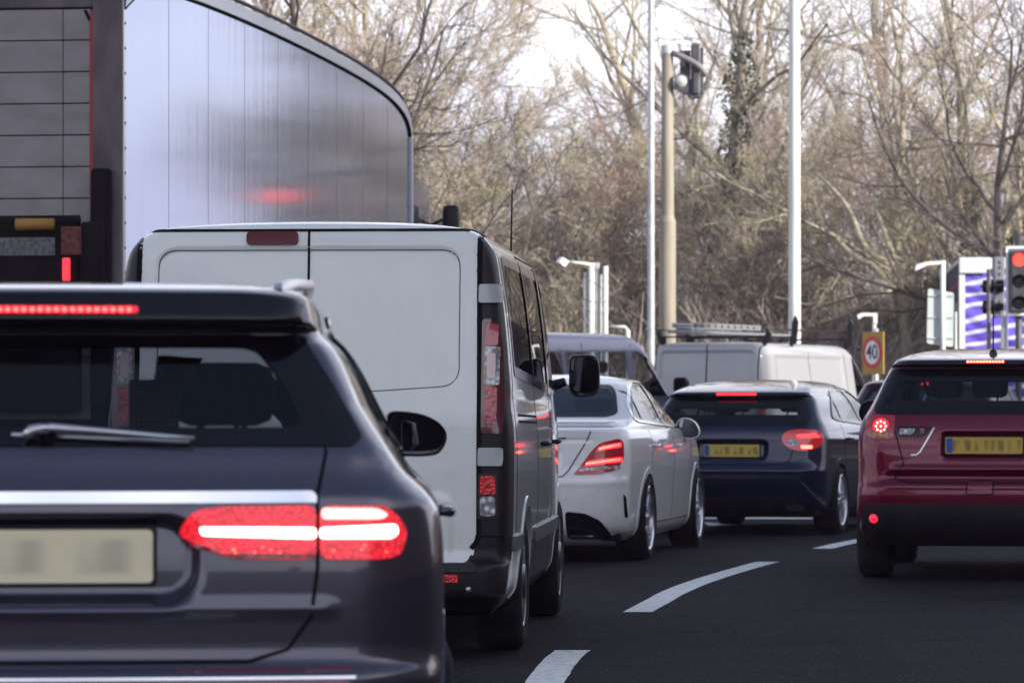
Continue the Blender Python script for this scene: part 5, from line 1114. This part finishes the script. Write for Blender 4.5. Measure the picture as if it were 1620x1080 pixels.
# ================================================================ farther vehicles of the queue
def far_van(name, label, cat, x, y, head, H, L_, paint_m, barn=True, glaz=False, group=None):
    k = H/2.053
    rr = [(.24,.10,4.90,.86,.12,.12,.3,.4),(.36,-.05,5.0,.94,.14,.14,.3,.4),(.50,-.05,5.0,.955,.14,.14,.3,.4),(.54,.03,5.0,.96,.12,.1,.3,.4),(.90,.02,4.92,.975,.12,.1,.3,.4),(1.05,.02,4.75,.97,.12,.1,.3,.3),(1.15,.025,4.45,.96,.12,.1,.3,.3),(1.24,.03,4.2,.95,.12,.1,.25,.25),
          (1.60,.06,3.85,.90,.12,.1,.25,.25),(1.85,.085,3.6,.865,.12,.1,.25,.25),(1.95,.10,3.4,.84,.12,.1,.25,.25),(2.0,.12,3.3,.80,.12,.1,.2,.2),(2.03,.2,3.1,.70,.1,.1,.2,.2),(2.045,.4,2.9,.45,.1,.1,.2,.2),(2.052,.7,2.4,.1,.1,.05,.05,.05),(2.053,.9,2.0,.02,.01,.01,.01,.01)]
    rr = [(a*k, b, c*L_/5, *r) for a, b, c, *r in rr]
    def rec(V):
        V = V.copy(); u = -V[:, 1]; z = V[:, 2]/k; kk = (V[:, 0] < .4)
        d = rbox(u, z, 0, 1.62, .74, .30, .07); V[:, 0] += kk*.02*sst(-d/.02)
        s_ = (V[:, 0] > .6) & (V[:, 0] < 3.2) & (np.abs(V[:, 1]) > .6)
        if not glaz:
            d = rbox(V[:, 0], z, 1.85, 1.55, 1.28, .30, .06); V[:, 1] -= np.sign(V[:, 1])*s_*.02*sst(-d/.02)
        return V
    v = Car(name, label, cat, x, y, head, rr, L_, group=group, step=.025, ncol=(30, 8, 90, 8, 12), taper=(.012, .1), bow=(.02, .12), recess=rec, paint_m=paint_m)
    v.arch(1.0, .36, .34); v.arch(3.95*L_/5, .36, .34)
    if barn:
        v.ribbon('door_gap', 'rear', [(0,.55*k),(0,2.0*k)], M_under, wd=.018, off=.004)
        for s_ in (1, -1):
            v.ribbon('door_gap', 'rear', [(s_*.82,.56*k),(s_*.81,1.98*k)], M_under, wd=.014, off=.004)
            MB().box(-.05, -s_*.92-.03, 1.30*k, .02, -s_*.92+.03, 1.36*k, .008).build('door_hinge', M_blk, v.root)
            v.patch('tail_lamp', 'rear', [(s_*.84,.75),(s_*.93,.75),(s_*.93,1.15),(s_*.84,1.15)], M_redlens, off=.01)
        v.panel('rear_door', 'rear', [(0,.55*k),(.82,.55*k),(.82,2.0*k),(0,2.0*k)]); v.panel('rear_door_left', 'rear', [(0,.55*k),(-.82,.55*k),(-.82,2.0*k),(0,2.0*k)])
    v.patch('rear_bumper', 'rear', rnd([(-.9,.34),(.9,.34),(.9,.52),(-.9,.52)], .04), M_blk, off=.02, thick=.04)
    q = L_/5
    if glaz:
        g = rnd([(.40,1.26*k),(.42,1.80*k),(3.15*q,1.84*k),(3.50*q,1.74*k),(4.12*q,1.34*k),(4.05*q,1.22*k)], .05)
        side_glass(v, g, [((1.25*q,1.24*k),(1.22*q,1.84*k),.10),((2.95*q,1.22*k),(2.90*q,1.86*k),.16)], glass('van_glass_'+name, (.30,.33,.40), .10), trim=None, frame=paint_m, fr=.03)
    else:
        g = rnd([(3.30*q,1.27*k),(3.27*q,1.86*k),(3.50*q,1.84*k),(4.12*q,1.36*k),(4.05*q,1.24*k)], .05)
        side_glass(v, g, [], G_clear, trim=M_trim)
    ws = [(-.78,1.26*k),(.78,1.26*k),(.70,1.93*k),(-.70,1.93*k)]
    v.hole('front', offset_poly(ws, -.03)); v.patch('windscreen', 'front', offset_poly(ws, -.01), G_clear, off=0, thick=.004, h=.09); v.patch('windscreen_surround', 'front', ws, M_trim, off=.003, inner=offset_poly(ws, -.05), h=.05)
    seams(v, [[(1.75*q,.45),(1.72*q,1.9*k)],[(3.0*q,.45),(2.98*q,1.9*k)],[(3.98*q,.5),(4.02*q,1.24*k)]], wd=.014)
    for s_ in (1, -1): v.mirror(3.92*q, [(.985,1.47*k),(.985,1.22*k),(1.02,1.19*k),(1.17,1.20*k),(1.20,1.25*k),(1.19,1.45*k),(1.16,1.49*k),(1.02,1.49*k)], s_, .14, m=M_blk, arm=((1.0,1.26*k),(.90,1.24*k)))
    handles(v, [(2.02*q,1.0*k),(3.15*q,1.0*k)], M_blk)
    v.interior(1.0, 2.2 if not glaz else .8, 3.9*q, .78, seats=((2.95*q,.4),(2.95*q,-.4)), ztop=1.5*k)
    v.under(.82); v.wheels((1.0, 3.95*q), .33, .82, .21, 7, M_alloyd, rimr=.65, cover=True)
    v.finish(); return v
P_silv = paint('van_silver', (.13,.145,.225), metal=.5, rough=.3, dirt=.03)
P_wht2 = paint('works_van_white', (.37,.37,.39), rough=.35, dirt=.08)
fv = far_van('minibus_van', 'silver-blue window van pointing right, behind the white saloon roof', 'van', -.74, 48.9, 32, 2.16, 5.0, P_silv, barn=False, glaz=True)
lv = far_van('works_van', 'white works van with a ladder on its roof rack, beyond the hatchback', 'van', 2.77, 55.4, 27, 2.12, 5.4, P_wht2)
# roof bars of the works van
for x in (.35, 1.35, 3.5):
    q = MB().box(x-.02, -.80, 2.175, x+.02, .80, 2.20, .006).box(x-.025, -.82, 2.05, x+.025, -.77, 2.20, .006).box(x-.025, .77, 2.05, x+.025, .82, 2.20, .006).build('roof_bar', M_blk, lv.root)
    for s_ in (-1, 1):
        hh_ = 0. if (s_ < 0 and x > .5) else -.20
        MB().prism([(s_*.80,2.06),(s_*.87,2.10),(s_*.90,2.42+hh_),(s_*.86,2.50+hh_),(s_*.82,2.40+hh_)], x-.035, x+.035).build('bar_upright', M_blk, q)
MB().tube([(.30,-.84,2.29),(3.55,-.84,2.29)], .011, 6).tube([(.30,.84,2.29),(3.55,.84,2.29)], .011, 6).build('rack_rail', M_blk, lv.root)
ld = root('ladder', lv.root.matrix_basis @ Vector((0, 0, 0)), lv.root.rotation_euler.z, 'aluminium extension ladder strapped on the roof rack of the white works van', 'ladder')
M_alu = mat('ladder_alu', (.50,.51,.53), .35, .7)
for s_, y in enumerate((.52, .12)):
    MB().box(-.16, y-.012, 2.235, 3.45, y+.012, 2.272, .003).build('stile', M_alu, ld)
for s_, y in enumerate((.48, .16)):
    MB().box(-.05, y-.012, 2.31, 2.42, y+.012, 2.385, .003).build('stile', M_alu, ld)
rg = MB().tube([(0,.12,0),(0,.52,0)], .014, 8).mesh('rung', M_alu)
for i in range(11): link('rung', rg, ld, (-.05+i*.3, 0, 2.254)); link('rung', rg, ld, (.03+i*.235, 0, 2.35)) if i < 10 else None
hc = MB().tube([(0,-.014,0),(0,.0,0)], .018, 8).mesh('rung_end', M_under)
for i in range(10): link('rung_end', hc, ld, (.03+i*.235, .148, 2.348)); 

# small dark red car far ahead in the right lane
P_drd = paint('far_car_paint', (.06,.008,.022), metal=.3, rough=.3, dirt=.05)
rr = [(a*1.045 if a > .4 else a, b, c, *r) for a, b, c, *r in rows_h] if 'rows_h' in globals() else [(.17,.22,4.15,.78,.3,.3,.3,.4),(.24,.08,4.24,.85,.3,.3,.4,.5),(.45,.0,4.29,.885,.25,.26,.4,.5),(.62,.0,4.28,.89,.25,.26,.4,.5),(.70,.04,4.26,.892,.24,.25,.4,.5),(.95,.06,3.9,.885,.22,.22,.3,.4),(1.02,.09,3.4,.86,.22,.2,.3,.3),(1.10,.14,3.15,.82,.2,.19,.25,.25),
   (1.25,.25,2.85,.75,.18,.17,.25,.25),(1.38,.36,2.6,.69,.17,.16,.25,.25),(1.42,.33,2.45,.66,.15,.15,.2,.2),(1.45,.38,2.35,.60,.15,.15,.2,.2),(1.475,.72,2.2,.52,.1,.1,.2,.2),(1.49,1.05,2.0,.35,.1,.1,.1,.1),(1.497,1.4,1.7,.05,.03,.03,.03,.03)]
Y = Car('small_car', 'dark maroon small car far ahead, between the hatchback and the red crossover', 'car', 4.28, 40.6, 15, rr, 4.29, group='cars queueing at the signals', step=.03, ncol=(18, 8, 50, 8, 10), taper=(.04, .1), bow=(.06, .14), paint_m=P_drd)
Y.arch(.80, .34, .325); Y.arch(3.50, .34, .325)
rwp = rnd([(-.58,1.10),(.58,1.10),(.66,1.14),(.60,1.28),(.55,1.39),(-.55,1.39),(-.60,1.28),(-.66,1.14)], .05)
Y.hole('rear', offset_poly(rwp, -.03)); Y.patch('rear_window', 'rear', offset_poly(rwp, -.015), glass('far_glass', (.30,.32,.42), .10), off=.002, thick=.004); Y.patch('window_band', 'rear', rwp, M_trim, off=.004, inner=offset_poly(rwp, -.04))
Y.patch('high_brake_light', 'rear', rnd([(-.14,1.415),(.14,1.415),(.14,1.44),(-.14,1.44)], .006), M_led, off=.006)
side_glass(Y, rnd([(.85,1.12),(1.05,1.26),(1.4,1.37),(2.2,1.40),(2.65,1.22),(3.02,1.05),(2.9,1.02),(1.0,1.08)], .05), [((2.08,1.03),(1.98,1.42),.06)], G_mid, trim=None)
for s_ in (1, -1):
    f = (lambda p: p) if s_ > 0 else sym
    Y.patch('tail_lamp', 'rear', f(rnd([(.60,.86),(.78,.86),(.80,1.02),(.66,1.03)], .02)), M_redlit, off=.012, thick=.03)
    Y.mirror(2.75, [(.86,1.08),(.87,.98),(1.0,.98),(1.02,1.06),(.95,1.10)], s_, .13, arm=((.87,1.0),(.80,.98)))
Y.plate(0, .80, .03, col=(.55,.42,.07)); Y.ribbon('wiper', 'rear', [(0,1.12),(.04,1.25),(.05,1.30)], M_satin, wd=.02, off=.02, thick=.01)
Y.interior(.85, .6, 2.95, .66, seats=((1.1,.38),(1.1,-.38),(2.0,.36),(2.0,-.36)), ztop=1.1); Y.under(.72); Y.wheels((.80, 3.50), .32, .78, .21, 5, M_alloyd); Y.finish()

# ================================================================ purple curtain trailer and its tractor
cs = root('curtain_trailer', (9.66, 72, 0), pi/2-R(4.2), 'curtain trailer with a purple and white rear sheet, at the right edge', 'lorry')
M_wf = mat('frame_white', (.74,.74,.72), .4)
def purple():
    m = mat('purple_sheet', (.16,.11,.62), .30, coat=.6); nt, N, L, b = nodes(m)
    tc = N.new('ShaderNodeTexCoord'); mp = N.new('ShaderNodeMapping'); mp.inputs['Rotation'].default_value = (R(28), 0, 0); mp.inputs['Scale'].default_value = (1, .55, 2.0); L.new(tc.outputs['Object'], mp.inputs[0])
    w_ = N.new('ShaderNodeTexWave'); w_.bands_direction = 'Z'; w_.inputs['Scale'].default_value = .75; w_.inputs['Distortion'].default_value = 4.5; w_.inputs['Detail'].default_value = 2.5; w_.inputs['Detail Scale'].default_value = .9; L.new(mp.outputs[0], w_.inputs['Vector'])
    r = N.new('ShaderNodeValToRGB'); r.color_ramp.elements[0].position = .60; r.color_ramp.elements[1].position = .95; r.color_ramp.elements[0].color = (.13,.085,.58,1); r.color_ramp.elements[1].color = (.72,.70,.80,1)
    L.new(w_.outputs['Fac'], r.inputs[0]); L.new(r.outputs[0], b.inputs['Base Color']); return m
M_pur = purple()
# rear sheet with diagonal folds
nu, nz = 60, 60; V = []
for i in range(nz):
    for j in range(nu):
        u = -1.16+2.32*j/(nu-1); z = 1.2+2.52*i/(nz-1); f = .022*math.sin((z+.62*u)*9.5+1.2*math.sin(u*3))*min(1, (u+1.16)*4)+.010*math.sin((z+.5*u)*23+u*2); V.append((-.03-f, -u, z))
link('rear_sheet', mesh('rear_sheet', V, [(i*nu+j, i*nu+j+1, (i+1)*nu+j+1, (i+1)*nu+j) for i in range(nz-1) for j in range(nu-1)], M_pur, True), cs)
for s_ in (-1, 1): MB().box(-.07, min(s_*1.165, s_*1.275), 1.15, .03, max(s_*1.165, s_*1.275), 3.80, .01).build('corner_post', M_wf, cs)
MB().box(-.08, -1.275, 3.74, .03, 1.275, 3.86, .01).build('header_rail', M_wf, cs)
MB().box(-.12, .70, 3.66, -.082, 1.275, 3.96, .02).build('header_box', M_wf, cs); MB().box(-.06, -1.27, 3.862, 13.6, 1.27, 3.95, .02).build('roof', mat('roof_white', (.7,.7,.7), .5), cs)
M_navy = noise_col('navy_curtain', (.025,.025,.085), (.04,.04,.12), 3, rough=.5)
for s_ in (-1, 1):
    MB().box(.035, min(s_*1.23, s_*1.262), 1.2, 13.5, max(s_*1.23, s_*1.262), 3.84).build('side_curtain', M_navy, cs)
    MB().box(.3, min(s_*1.264, s_*1.272), 3.45, 8.5, max(s_*1.264, s_*1.272), 3.50).build('red_stripe', mat('stripe_red', (.40,.03,.05), .5), cs)
    MB().box(.5, min(s_*1.264, s_*1.272), 2.75, 1.9, max(s_*1.264, s_*1.272), 3.15).build('white_block', mat('block_pale', (.30,.30,.38), .5), cs)
MB().box(0, -1.25, 1.0, 13.6, 1.25, 1.19).box(.2, -.5, .7, 13.4, .5, 1.0).build('chassis', M_under, cs)
for x in (1.6, 2.9, 4.2):
    for sg in (-1, 1): o = link('wheel', wm, cs, (x, sg*1.05, .5), (0, 0, 0 if sg < 0 else pi)); link('tyre', tm, o)
MB().prism(rnd([(14.1,.5),(16.2,.5),(16.3,2.2),(15.9,3.1),(15.4,3.55),(14.1,3.55)], .12), -1.0, 1.62, 'xz').build('cab', mat('cab_navy', (.015,.015,.035), .3, coat=1), cs, auto=35)
MB().box(14.6, -.95, .3, 15.7, 1.55, .6).build('cab_steps', M_under, cs)
for x in (12.6, 15.2):
    for sg in (-1, 1): o = link('wheel', wm, cs, (x, sg*1.03, .5), (0, 0, 0 if sg < 0 else pi)); link('tyre', tm, o)

# ================================================================ columns, signs and signals
def column(name, px, d, segs, m, label, cat, group=None):
    x = (px-810)/F*d; o = root(name, (x, d, 0), 0, label, cat, group); mb = MB()
    for (z0, r0), (z1, r1) in zip(segs[:-1], segs[1:]): mb.tube([(0,0,z0),(0,0,z1)], [r0, r1], 20, cap=True)
    mb.build('pole', m, o, auto=40); MB().box(-.2,-.2,0,.2,.2,.02,.005).build('base_plate', M_galv, o); return o
M_polew = noise_col('pole_white', (.48,.49,.46), (.72,.73,.69), 5, rough=.5, stretch=(1,1,.12), lo=.25, hi=.5); M_polet = noise_col('pole_tan', (.22,.195,.15), (.36,.315,.245), 4, rough=.65, stretch=(1,1,.15), lo=.3, hi=.6)
def lantern(o, z, reach=1.6):
    MB().tube([(0,0,z-.2),(0,0,z),(-.3,0,z+.35),(-reach,0,z+.45)], [.05,.05,.04,.035], 10).build('arm', M_galv, o, smooth=True)
    MB().prism(rnd([(-reach-.75,z+.42),(-reach,z+.40),(-reach,z+.54),(-reach-.6,z+.56)], .04), -.14, .14, 'xz').build('lantern', M_galv, o)
o = column('lamp_column', 1030, 66, [(0,.085),(1.4,.085),(1.41,.065),(10.5,.05)], M_galv, 'slim grey lamp column just left of the tan signal mast', 'lamp post'); lantern(o, 10.5)
o = column('lamp_column', 1257, 64, [(0,.11),(1.3,.11),(1.31,.105),(10.5,.085)], M_polew, 'thick white lamp column rising out of frame behind the works van', 'lamp post'); lantern(o, 10.5)
o = column('signal_mast', 1056, 62, [(0,.14),(4.15,.135),(4.25,.105),(6.98,.095)], M_polet, 'tan signal mast with a curved arm and grey signal heads at its top', 'traffic signal'); mz = lambda py: EYE+(640-py)/F*62
s62 = F/62
MB().lathe([(.0005,.02),(.10,.015),(.108,0),(.108,-.12)], 20, 'z', (0,0,6.98)).build('pole_cap', M_galv, o, smooth=True)
MB().tube(chaikin([(.06,-.05,mz(84)),(.25,-.14,mz(92)),(.42,-.18,mz(101)),(.55,-.18,mz(110)),(.62,-.18,mz(122))], 1), .050, 12).build('arm', noise_col('arm_grey', (.20,.18,.19), (.30,.28,.28), 6, rough=.5), o, smooth=True)
M_sigb = noise_col('signal_grey', (.045,.045,.055), (.08,.08,.09), 6, rough=.5)
hd = MB().box(.38, -.10, mz(156), .52, .14, mz(70), .02).build('signal_head', M_sigb, o)
MB().box(.20, -.02, mz(130), .37, .02, mz(80), .01).box(.53,-.02,mz(150),.58,.02,mz(75),.01).build('backing_board', M_sigb, hd)
MB().prism([(.12,mz(122)),(.20,mz(117)),(.33,mz(122)),(.40,mz(132)),(.42,mz(160)),(.30,mz(150)),(.10,mz(140))], -.16, .06, 'xz').build('lower_housing', M_sigb, hd)
MB().lathe([(.0005,-.03),(.08,-.02),(.105,.02)], 18, 'y', (.21,-.17,mz(130))).build('pale_lens', mat('pale_lens', (.5,.5,.47), .3), hd, smooth=True)
MB().box(.40,-.22,mz(150),.50,-.10,mz(118),.02).build('visor', M_sigb, hd)

# sign seen from behind: a rack of white posts with clamps, floodlight arm on top
sp_ = root('sign_posts', ((943-810)/F*64, 64, 0), 0, 'rack of white sign posts seen edge-on with a small floodlight arm, above the silver-blue van', 'sign'); q64 = F/64
Z4 = lambda py: EYE+(640-py)/q64; X4 = lambda px: (px-943)/q64
for x0, x1, yt, y_ in ((923.5,928.5,430,.1),(931,940.5,421,0),(948.5,952.5,434,.12),(954,962,421,0)):
    MB().tube([(X4((x0+x1)/2), y_, 0), (X4((x0+x1)/2), y_, Z4(yt))], (x1-x0)/2/q64, 14).build('post', M_polew, sp_, smooth=True)
MB().box(X4(941.5), .05, 0, X4(948.5), .12, Z4(415), .01).build('grey_post', M_galv, sp_)
for py in (438, 449, 487): MB().box(X4(925), .14, Z4(py+1.5), X4(961), .17, Z4(py), .004).build('clamp_rail', M_galv, sp_)
MB().tube([(X4(941),0,Z4(419)),(X4(890),-.05,Z4(413.5))], .028, 8).build('lamp_arm', M_polew, sp_, smooth=True)
MB().box(-.07,-.08,-.06,.07,.08,.06,.01).build('floodlight', M_white_m, sp_, loc=(X4(889.5),-.05,Z4(415)), rot=(0,R(35),R(20)))
br = root('bracket_post', ((994-810)/F*64, 64.4, 0), 0, 'short white bent bracket post between the silver-blue van and the works van', 'post')
MB().tube([(0,0,0),(0,0,Z4(522)),(-.04,0,Z4(517)),(X4(965)-X4(994),0,Z4(516))], [.045,.045,.035,.025], 10).build('bent_post', M_polew, br, smooth=True)

# 40 sign
sg = root('speed_sign', ((1381-810)/F*64, 64, 0), R(-60), 'round red-rimmed 40 speed limit sign on a yellow-ochre backing board', 'sign'); c = (EYE+(640-557.5)/q64)
MB().tube([(0,.06,0),(0,.06,c+.40)], .045, 12).build('post', M_galv, sg, smooth=True)
hw = .29; MB().box(-hw-.0, -.012, c-.36, hw+.02, .012, c+.345, .004).build('backing_board', mat('board_ochre', (.40,.22,.03), .6), sg)
rr_ = .255
def disc(name, r0, r1, y, m, par, sx=1.):
    n_ = 40; V = [(r*sx*cos(t), y+dy, c+.0+r*sin(t)) for dy in (0, .004) for r in (r0, r1) for t in np.linspace(0, 2*pi, n_+1)[:-1]]
    F_ = [(i, (i+1) % n_, n_+(i+1) % n_, n_+i) for i in range(n_)]; return MB().add(V[:2*n_], F_).build(name, m, par)
disc('red_ring', .195, .275, -.018, mat('sign_red', (.50,.02,.03), .45), sg); disc('white_face', .0005, .196, -.0175, mat('sign_white', (.74,.74,.76), .45), sg)
def text(s_, size, loc, rot, m, parent, name='lettering', ext=.002, sx=1.):
    cu = bpy.data.curves.new(name, 'FONT'); cu.body = s_; cu.size = size; cu.extrude = ext; cu.align_x = 'CENTER'; cu.align_y = 'CENTER'; cu.offset = size*.004
    o = bpy.data.objects.new(name, cu); COL.objects.link(o); bpy.context.view_layer.update(); me = bpy.data.meshes.new_from_object(o.evaluated_get(bpy.context.evaluated_depsgraph_get())); bpy.data.objects.remove(o)
    me.materials.clear(); me.materials.append(m); q = link(name, me, parent, loc, rot); q.scale = (sx, 1, 1); return q
text('40', .34, (0,-.022,c), (R(90),0,0), mat('sign_black', (.01,.01,.012), .5), sg, 'numerals', sx=.95)
fl = root('sign_floodlight', ((1383-810)/F*65, 65, 0), 0, 'white bracket lamp on a post above the 40 sign', 'lamp'); z5 = lambda py: EYE+(640-py)/F*65
MB().tube([(0,0,0),(0,0,z5(500))], .035, 10).build('post', M_polew, fl, smooth=True)
MB().prism([(.05,z5(512)),(.05,z5(495)),(-.22,z5(495)),(-.29,z5(498)),(-.27,z5(505)),(-.18,z5(500)),(-.02,z5(500)),(-.01,z5(512))], -.05, .05, 'xz').build('lamp_head', M_white_m, fl)

# back of a road sign on a white pole, with its own street-lamp arm
bs = root('road_sign_back', ((1491-810)/F*62, 62, 0), 0, 'pale back of a rectangular road sign on a white pole with a hooked lamp', 'sign'); X6 = lambda px: (px-1491)/s62
MB().tube([(0,-.06,0),(0,-.06,mz(412))], .042, 14).build('pole', M_polew, bs, smooth=True)
MB().prism(rnd([(X6(1466),mz(543)),(X6(1508),mz(549)),(X6(1509),mz(463)),(X6(1468),mz(456))], .04), -.012, .006, 'xz').build('sign_plate', noise_col('sign_back', (.50,.55,.53), (.58,.63,.61), 2, rough=.5), bs)
for py in (467, 501, 534): MB().box(X6(1467), -.035, mz(py+2), X6(1508), -.013, mz(py), .003).build('clamp_rail', M_galv, bs)
MB().prism(rnd([(X6(1447),mz(429)),(X6(1449),mz(419)),(X6(1466),mz(414)),(X6(1489),mz(413)),(X6(1489),mz(418)),(X6(1466),mz(420))], .02), -.09, -.01, 'xz').build('lamp_head', M_white_m, bs)
wp_ = root('marker_post', ((1512-810)/F*62.5, 62.5, 0), 0, 'slim white post between the sign back and the purple trailer', 'post'); MB().tube([(0,0,0),(0,0,mz(492))], [.045,.02], 10).build('post', M_polew, wp_, smooth=True)

# the red signal facing the queue
ts = root('traffic_signal', ((1612-810)/F*60, 60, 0), R(-5), 'traffic signal showing red with a white-bordered backing board, at the right edge', 'traffic signal'); s60 = F/60; z6 = lambda py: EYE+(640-py)/s60
MB().tube([(0,.12,0),(0,.12,z6(368))], .052, 14).build('pole', M_sigb, ts, smooth=True)
bw = .205; MB().prism(rnd([(-bw,z6(499)),(bw,z6(499)),(bw,z6(389)),(-bw,z6(389))], .04), -.0, .03, 'xz').build('backing_board', noise_col('signal_board', (.14,.14,.16), (.20,.20,.22), 5, rough=.5), ts)
P1 = rnd([(-bw,z6(499)),(bw,z6(499)),(bw,z6(389)),(-bw,z6(389))], .04); P2 = rnd([(-bw+.035,z6(494.5)),(bw-.035,z6(494.5)),(bw-.035,z6(393.5)),(-bw+.035,z6(393.5))], .03); n_ = len(P1)
MB().add([(a,-.006,b) for a, b in P1]+[(a,-.006,b) for a, b in P2]+[(a,-.001,b) for a, b in P1], [(i,(i+1)%n_,n_+(i+1)%n_,n_+i) for i in range(n_)]+[(i,2*n_+i,2*n_+(i+1)%n_,(i+1)%n_) for i in range(n_)]).build('white_border', mat('reflective_white', (.82,.82,.80), .4), ts)
MB().box(-.125,-.09,z6(493),.125,-.008,z6(396),.02).build('signal_head', M_sigb, ts)
for py, m_, nm in ((411, emis('signal_red', (1,.030,.020), 3.2), 'red_lamp'),(446, mat('lamp_off', (.03,.025,.022), .3), 'amber_lamp'),(480, mat('lamp_off', None), 'green_lamp')):
    MB().lathe([(.0005,-.018),(.07,-.010),(.10,.0)], 26, 'y', (0,-.092,z6(py))).build(nm, m_, ts, smooth=True)
    V = []; n_ = 22
    for i in range(n_):
        t = -.35+(pi+.7)*i/(n_-1); V += [(.112*cos(t),-.09,z6(py)+.112*sin(t)),(.112*cos(t),-.09-.20*(.35+.65*max(0,sin(t))),z6(py)+.112*sin(t)+.0)]
    MB().add(V, [(2*i,2*i+1,2*i+3,2*i+2) for i in range(n_-1)]).build('visor', M_trim, ts, smooth=True)
# second signal, seen from the side
t2 = root('traffic_signal', ((1563-810)/F*60.6, 60.6, 0), 0, 'traffic signal head seen from the side, left of the one showing red', 'traffic signal'); X7 = lambda px: (px-1563)/s60
MB().tube([(0,-.1,0),(0,-.1,z6(424))], .034, 12).build('pole', noise_col('pole_brown', (.12,.10,.09), (.20,.17,.15), 4, rough=.6), t2, smooth=True)
MB().box(X7(1572),-.06,z6(500),X7(1589),.2,z6(404),.02).build('signal_head', noise_col('head_grey', (.17,.17,.19), (.24,.24,.26), 5, rough=.5), t2)
hl = MB().lathe([(.0005,-.004),(.022,-.003),(.026,0)], 12, 'y').mesh('head_bolt', M_sigb)
for py in (413, 421, 432, 476, 485, 494): link('head_bolt', hl, t2, (X7(1580.5), -.062, z6(py)))
for py, k_ in ((451,1),(484,.6)):
    MB().lathe([(.10,-.0),(.115,.10),(.115,.14)], 20, 'x', (X7(1556),.07,z6(py))).build('visor', M_trim, t2, smooth=True)
    MB().lathe([(.0005,.0),(.055*k_+.03,.03),(.10*k_,.05),(.10*k_,.16)], 20, 'x', (X7(1572)-.02,-.12,z6(py))).build('side_lamp', M_trim, t2, smooth=True)
MB().prism([(X7(1549),z6(452)),(X7(1560),z6(447)),(X7(1571),z6(446)),(X7(1571),z6(458)),(X7(1558),z6(455))], -.03, .12, 'xz').build('visor', M_trim, t2)
MB().prism([(X7(1549),z6(486)),(X7(1560),z6(481)),(X7(1571),z6(480)),(X7(1571),z6(492)),(X7(1558),z6(489))], -.03, .12, 'xz').build('visor', M_trim, t2)
wb = root('bollard_post', ((1589-810)/F*60.3, 60.3, 0), 0, 'short white post between the two signals', 'post'); MB().tube([(0,0,0),(0,0,z6(503))], .055, 14).lathe([(.0005,.03),(.05,.02),(.057,0)], 14, 'z', (0,0,z6(503))).build('post', M_polew, wb, smooth=True)

# a taller signal just beyond the right edge, which the lorry's polished side mirrors
t3 = root('traffic_signal', (9.75, 70.0, 0), R(12), 'tall traffic signal just outside the right edge, mirrored red in the lorry side', 'traffic signal')
MB().tube([(0,.1,0),(0,.1,5.5)], .07, 12).build('pole', M_galv, t3, smooth=True)
MB().box(-.22,.0,4.2,.22,.03,5.4,.01).build('backing_board', M_sigb, t3); MB().box(-.15,-.12,4.25,.15,-.001,5.35,.02).build('signal_head', M_sigb, t3)
for z_, m_, nm in ((5.1, MAT['signal_red'], 'red_lamp'), (4.78, MAT['lamp_off'], 'amber_lamp'), (4.46, MAT['lamp_off'], 'green_lamp')):
    MB().lathe([(.0005,-.018),(.09,-.010),(.13,.0)], 26, 'y', (0,-.122,z_)).build(nm, m_, t3, smooth=True)

# ================================================================ thin winter haze round everything below the clouds
hm = bpy.data.materials.new('haze'); hm.use_nodes = True; nt_ = hm.node_tree; nt_.nodes.clear()
o_ = nt_.nodes.new('ShaderNodeOutputMaterial'); pv = nt_.nodes.new('ShaderNodeVolumePrincipled'); pv.inputs['Density'].default_value = .0005; pv.inputs['Color'].default_value = (.96,.74,.91,1); pv.inputs['Anisotropy'].default_value = .2
nt_.links.new(pv.outputs[0], o_.inputs['Volume'])
MB().box(-620,-130,-1.2,620,1420,32).build('haze', hm, None, kind='stuff')
